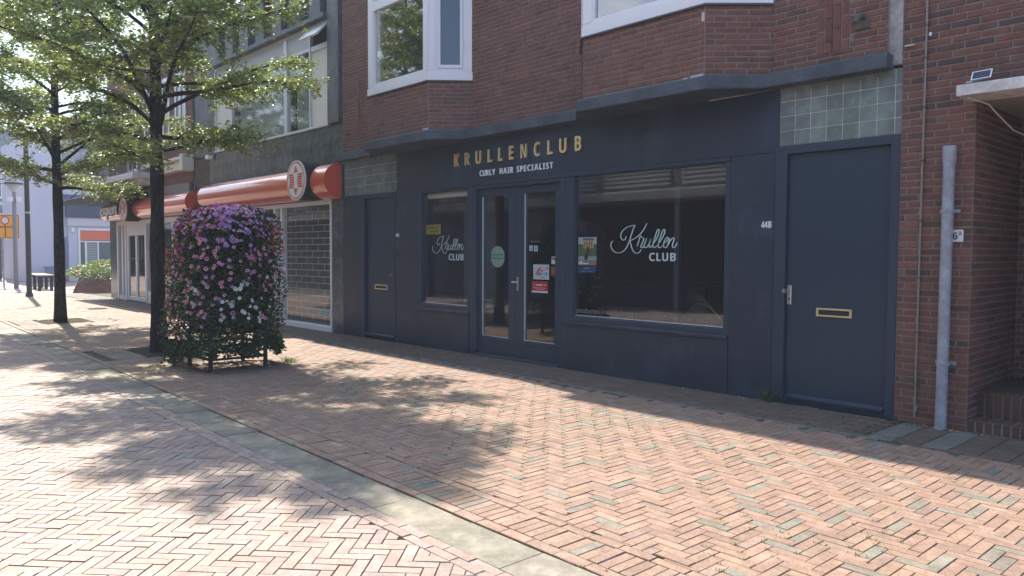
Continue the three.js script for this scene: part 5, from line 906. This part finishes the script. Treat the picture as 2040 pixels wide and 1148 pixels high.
  // d = angle from the side that faces the camera (negative: towards the tree, left in the picture)
  const many = (count, kind, d0, d1, s0, s1) => { for (let i = 0; i < count; i++) bloom(Array.isArray(kind) ? kind[(rnd() * kind.length) | 0] : kind, toCam - rr(d0, d1), rr(s0, s1), rr(0.02, 0.075)); };
  many(7, 'yellow', -0.75, -0.35, 0.66, 0.82); many(24, 'white', -1.0, 0.9, 0.22, 0.44); many(14, 'white', -0.1, 0.6, 0.2, 0.34); many(85, 'purple', -0.15, 0.75, 0.66, 0.98); many(70, ['pink', 'salmon', 'purple', 'pink'], -0.7, 1.0, 0.42, 0.68); many(30, 'red', 0.8, 1.35, 0.62, 0.8); many(50, ['pink', 'salmon', 'pink', 'deep'], -1.55, -0.75, 0.1, 0.62); many(18, 'deep', -1.3, -0.8, 0.6, 0.8);
  many(60, ['deep', 'pink'], -1.5, -0.75, 0.58, 0.92); many(150, ['purple', 'purple', 'pink'], -0.6, 1.1, 0.70, 1.0); many(50, ['pink', 'purple', 'deep'], -1.2, -0.1, 0.72, 0.98); many(60, ['pink', 'salmon'], -2.3, -1.3, 0.05, 0.75); many(40, ['pink', 'white', 'salmon'], 0.6, 1.5, 0.2, 0.66); many(30, 'pink', -1.0, 0.2, 0.15, 0.5); many(110, ['pink', 'purple', 'white', 'deep'], 1.5, 4.0, 0.15, 0.98);
  for (const kind of Object.keys(KIND)) { const l = rest.filter((r) => r[0] === kind); if (!l.length) continue; const im2 = new THREE.InstancedMesh(KIND[kind][1], KIND[kind][0], l.length); l.forEach((r, i) => im2.setMatrixAt(i, r[1])); im2.name = 'flowers'; im2.userData.kind = 'stuff'; im2.castShadow = im2.receiveShadow = true; t.add(im2); }
}

// ---------------------------------------------------------------- small plants
const bladeGeo = (() => { const m = mb(); m.quad([-0.003, 0, 0], [0.003, 0, 0], [0.002, 0.03, 0.006], [-0.002, 0.03, 0.006]); m.tri([-0.002, 0.03, 0.006], [0.002, 0.03, 0.006], [0, 0.055, 0.02]); return m.build(); })();
function tuft(name, label, category, x, z, r, hgt, count, mat = M.grass, flatness = 0.6) {
  const t = thing(name, label, category, [x, 0, z]), im = new THREE.InstancedMesh(bladeGeo, mat, count), mt = new THREE.Matrix4();
  for (let i = 0; i < count; i++) { const a = rr(0, 6.28), d = Math.sqrt(rnd()) * r, sc = hgt / 0.055 * rr(0.5, 1.1); mt.compose(V(Math.cos(a) * d, -0.005, Math.sin(a) * d), new THREE.Quaternion().setFromEuler(new THREE.Euler(rr(0, flatness), Math.atan2(Math.cos(a), Math.sin(a)) + rr(-0.7, 0.7), rr(-0.5, 0.5), 'YXZ')), V(sc * rr(0.7, 1.6) * 0.7, sc, sc)); im.setMatrixAt(i, mt); }
  im.name = 'blades'; im.userData.kind = 'stuff'; im.castShadow = im.receiveShadow = true; t.add(im); return t;
}
tuft('grass_tuft', 'green weed tuft in the sunlit paving right of the flower tower', 'weed', -9.72, 2.42, 0.09, 0.11, 90);
tuft('grass_tuft', 'flat grass and weeds at the left foot of the flower tower', 'weed', -10.1, 3.95, 0.45, 0.05, 420, M.grass, 1.2);
tuft('grass_tuft', 'grass growing under the frame of the flower tower', 'weed', -9.9, 3.25, 0.42, 0.06, 420, M.grass, 1.0);
tuft('weed_plant', 'tall feathery weed at the left foot of the plain door beside the brick corner', 'weed', -3.93, 0.05, 0.05, 0.2, 70, M.leafDark, 0.5);
tuft('weed_plant', 'low weeds along the brick wall between door and downpipe', 'weed', -2.6, 0.06, 0.13, 0.05, 150, M.leafDark, 1.0);
tuft('weed_plant', 'thin line of weeds at the foot of the brick doorstep', 'weed', -2.0, 0.05, 0.09, 0.035, 90, M.leafDark, 1.0);
{ // moss and grass in the joints of the sunny pavement
  const spots = T.weedSpots.filter(([x, z]) => x > -9 && x < -1.5 && z > 0.9 && z < 5.2), pts = [];
  const patch = (x, z) => { const v = mid[(((Math.floor(z * 60) % 512) + 512) % 512) * 512 + (((Math.floor(x * 60) % 512) + 512) % 512)], n = Math.exp(-((x + 6) ** 2 / 4 + (z - 2.6) ** 2 / 2.2)); return v > 0.62 - 0.2 * n; };
  for (const [x, z] of spots) if (patch(x, z) && rnd() < 0.8) for (let k = 0; k < 9; k++) pts.push([x + rr(-0.012, 0.012) + (k > 5 ? rr(-0.06, 0.06) : 0), z + rr(-0.005, 0.005)]);
  const im = new THREE.InstancedMesh(bladeGeo, M.grass, pts.length), mt = new THREE.Matrix4(); pts.forEach(([x, z], i) => { const s = rr(0.18, 0.5); mt.compose(V(x, -0.006, z), new THREE.Quaternion().setFromEuler(new THREE.Euler(rr(-0.9, 0.9), rr(0, 6.28), rr(-0.8, 0.8))), V(s * 2.4, s, s)); im.setMatrixAt(i, mt); });
  im.name = 'joint_weeds'; im.userData = { kind: 'stuff', label: 'moss and tiny grass in the joints of the sunlit brick pavement', category: 'moss' }; im.castShadow = im.receiveShadow = true; scene.add(im);
}
{ // fallen leaves and litter by the wall
  const m = mb(), C = [[0.3, 0.2, 0.08], [0.25, 0.12, 0.06], [0.4, 0.34, 0.2], [0.5, 0.48, 0.42]];
  const put = (x, z, s) => { const a = rr(0, 6.28), c = C[(rnd() * 4) | 0], q = (u, v, h) => [x + (Math.cos(a) * u - Math.sin(a) * v) * s, 0.003 + h * s, z + (Math.sin(a) * u + Math.cos(a) * v) * s]; m.tri(q(-0.5, 0, 0.05), q(0, 0.35, 0.25), q(0.6, 0, 0.1), c).tri(q(-0.5, 0, 0.05), q(0.6, 0, 0.1), q(0, -0.35, 0.2), c); };
  for (let i = 0; i < 60; i++) put(rr(-5, -1.9), 0.03 + Math.abs(rr(-0.1, 0.1)), rr(0.012, 0.04)); for (let i = 0; i < 30; i++) put(-2.36 + rr(-0.12, 0.2), 0.05 + rr(0, 0.08), rr(0.02, 0.05)); for (let i = 0; i < 50; i++) put(rr(-9, -1.5), rr(1, 6), rr(0.012, 0.03));
  const o = new THREE.Mesh(m.build(), std([1, 1, 1], 0.9, { vertexColors: true, side: THREE.DoubleSide })); o.name = 'leaf_litter'; o.userData = { kind: 'stuff', label: 'dry leaves and scraps lying on the brick paving', category: 'litter' }; scene.add(o);
}

// ---------------------------------------------------------------- street furniture on the left
{ // thick lamp post
  const t = thing('lamp_post', 'thick dark grey lamp post rising into the leaves, nearer than the lantern', 'lamp post', [-29.61, 0, 1.89]);
  part(t, 'post', mb().tube([[-29.61, 0, 1.89], [-29.61, 5.5, 1.89]], [0.085, 0.07], 16), M.darkMetal); part(t, 'ring', mb().tube([[-29.61, 2.76, 1.89], [-29.61, 2.82, 1.89]], 0.10, 16), M.alu); part(t, 'base', mb().tube([[-29.61, 0, 1.89], [-29.61, 0.12, 1.89]], [0.12, 0.11], 16), M.darkMetal);
  part(t, 'lamp_arm', mb().tube([[-29.61, 5.5, 1.89], [-29.4, 5.7, 2.1], [-29.0, 5.75, 2.5]], 0.05, 8), M.darkMetal);
}
{ // lantern
  const t = thing('lantern_post', 'slim grey lamp post with a wide cone lantern on top', 'lamp post', [-36.4, 0, 1.1]), X = -36.5, Z = 1.1;
  part(t, 'post', mb().tube([[X, 0, Z], [X, 3.9, Z]], [0.09, 0.07], 14), std([0.2, 0.22, 0.24], 0.6));
  part(t, 'lantern', mb().tube([[X, 3.9, Z], [X, 3.95, Z], [X, 4.2, Z]], [0.09, 0.12, 0.3], 16), std([0.5, 0.52, 0.5], 0.4)); part(t, 'lantern_cap', mb().tube([[X, 4.2, Z], [X, 4.28, Z], [X, 4.3, Z]], [0.34, 0.33, 0.1], 16), M.darkMetal);
  part(t, 'camera_pair', boxes(0.02, [X - 0.06, X + 0.12, 3.5, 3.7, Z - 0.24, Z - 0.05], [X - 0.06, X + 0.12, 3.5, 3.7, Z + 0.05, Z + 0.24]), M.white);
}
{ // detour sign
  const A = V(-37.38, 0, 0.80), dir = V(-0.67, 0, 0.742), nrm = V(0.742, 0, 0.67), t = thing('detour_sign', 'square orange traffic sign with a black arrow pointing right', 'traffic sign', [-37.6, 0, 1.05]);
  // local frame: u to the right in the picture, v up, w towards the street
  const Fm = new THREE.Matrix4().makeBasis(dir.clone().negate(), V(0, 1, 0), nrm).setPosition(A.x + dir.x * 0.62, 0, A.z + dir.z * 0.62), G = (m) => mb().geo(m.build(), Fm);
  part(t, 'pole', G(mb().tube([[-0.1, 0, -0.05], [-0.1, 3.05, -0.05]], 0.035, 10)), M.zinc);
  part(t, 'plate', G(box(-0.62, 0.62, 2.04, 3.03, -0.012, 0, 0.004)), M.orange);
  part(t, 'border', G(boxes(0, [-0.6, 0.6, 2.06, 2.08, 0, 0.002], [-0.6, 0.6, 2.99, 3.01, 0, 0.002], [-0.6, -0.58, 2.08, 2.99, 0, 0.002], [0.58, 0.6, 2.08, 2.99, 0, 0.002])), M.black);
  part(t, 'arrow', G(boxes(0, [-0.5, 0.38, 2.50, 2.54, 0, 0.003], [0.02, 0.06, 2.1, 2.66, 0, 0.0035]).tri([0.36, 2.43, 0.003], [0.56, 2.52, 0.003], [0.36, 2.61, 0.003])), M.black);
  part(t, 'round_symbol', G(mb().geo(new THREE.RingGeometry(0.13, 0.18, 28), new THREE.Matrix4().makeTranslation(0.04, 2.79, 0.005))), M.redFlat); part(t, 'round_symbol', G(mb().geo(new THREE.CircleGeometry(0.13, 24), new THREE.Matrix4().makeTranslation(0.04, 2.79, 0.004))), M.white);
}
{ // backless bench
  const t = thing('bench', 'backless bench with a pale slatted seat and black legs before the lavender wall', 'bench', [-35, 0, 0.5]), a = V(-37.0, 0, 0.35), b = V(-33.6, 0, 0.62), u = b.clone().sub(a).normalize(), v = V(-u.z, 0, u.x), Fm = new THREE.Matrix4().makeBasis(u, V(0, 1, 0), v).setPosition(a), G = (m) => mb().geo(m.build(), Fm), L = a.distanceTo(b);
  for (let k = 0; k < 5; k++) part(t, 'slat', G(box(0, L, 0.55, 0.60, -0.3 + k * 0.12, -0.2 + k * 0.12, 0.01)), M.wood);
  for (const x of [0.2, L / 2, L - 0.2]) part(t, 'leg', G(boxes(0.008, [x - 0.06, x + 0.06, 0, 0.50, 0.14, 0.24], [x - 0.06, x + 0.06, 0, 0.50, -0.26, -0.16], [x - 0.06, x + 0.06, 0.50, 0.548, -0.28, 0.28])), M.black);
}
{ // low planter bed
  const t = thing('planter_bed', 'low rust brown planter with sloping sides full of green plants', 'planter', [-32.2, 0, -0.8]), B = [[-33.2, -2.6], [-30.2, -2.6], [-30.75, 0.40], [-34.2, -0.1]], m = mb(), c = [-32.1, -1.2], top = B.map(([x, z]) => [c[0] + (x - c[0]) * 0.86, c[1] + (z - c[1]) * 0.86]);
  const PB = [[-36.0, -0.9], [-31.1, 0.28], [-30.9, -3.0], [-35.5, -3.2]], cc0 = [-33.4, -1.6], PT = PB.map(([x, z]) => [cc0[0] + (x - cc0[0]) * 0.86, cc0[1] + (z - cc0[1]) * 0.86]);
  for (let i = 0; i < 4; i++) { const k = (i + 1) % 4; m.quad([PB[i][0], 0, PB[i][1]], [PB[k][0], 0, PB[k][1]], [PT[k][0], 0.42, PT[k][1]], [PT[i][0], 0.42, PT[i][1]]); }
  part(t, 'planter_wall', m, M.corten); part(t, 'soil', mb().poly(PT.map((p) => [p[0], 0.38, p[1]])), M.soil);
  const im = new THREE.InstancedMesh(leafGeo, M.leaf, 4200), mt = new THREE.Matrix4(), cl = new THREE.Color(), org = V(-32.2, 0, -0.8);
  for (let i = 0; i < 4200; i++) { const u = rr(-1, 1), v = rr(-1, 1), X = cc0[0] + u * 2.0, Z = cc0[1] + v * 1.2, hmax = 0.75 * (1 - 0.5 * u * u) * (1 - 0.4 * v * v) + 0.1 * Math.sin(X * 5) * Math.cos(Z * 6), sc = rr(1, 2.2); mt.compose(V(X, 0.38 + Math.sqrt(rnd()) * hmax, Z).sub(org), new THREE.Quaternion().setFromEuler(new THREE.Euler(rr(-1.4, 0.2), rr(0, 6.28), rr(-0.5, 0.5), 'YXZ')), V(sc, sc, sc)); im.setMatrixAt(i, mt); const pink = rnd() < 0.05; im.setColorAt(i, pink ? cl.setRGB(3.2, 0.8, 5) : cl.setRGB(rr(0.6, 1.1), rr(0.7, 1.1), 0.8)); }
  im.name = 'plants'; im.userData.kind = 'stuff'; im.castShadow = im.receiveShadow = true; t.add(im);
}
{ // slim posts among the far left shopfronts
  for (const [x, z, h, label] of [[-48, -0.1, 3.4, 'slim dark post far left beyond the orange sign'], [-46.5, 1.3, 3.2, 'slim dark post behind the pole of the orange sign']]) { const t = thing('dark_post', label, 'post', [x, 0, z]); part(t, 'shaft', mb().tube([[x, 0, z], [x, h, z]], 0.09, 10), M.darkMetal); part(t, 'cap', mb().tube([[x, h, z], [x, h + 0.06, z]], [0.1, 0.06], 10), M.darkMetal); }
}
renderer.render(scene, camera);
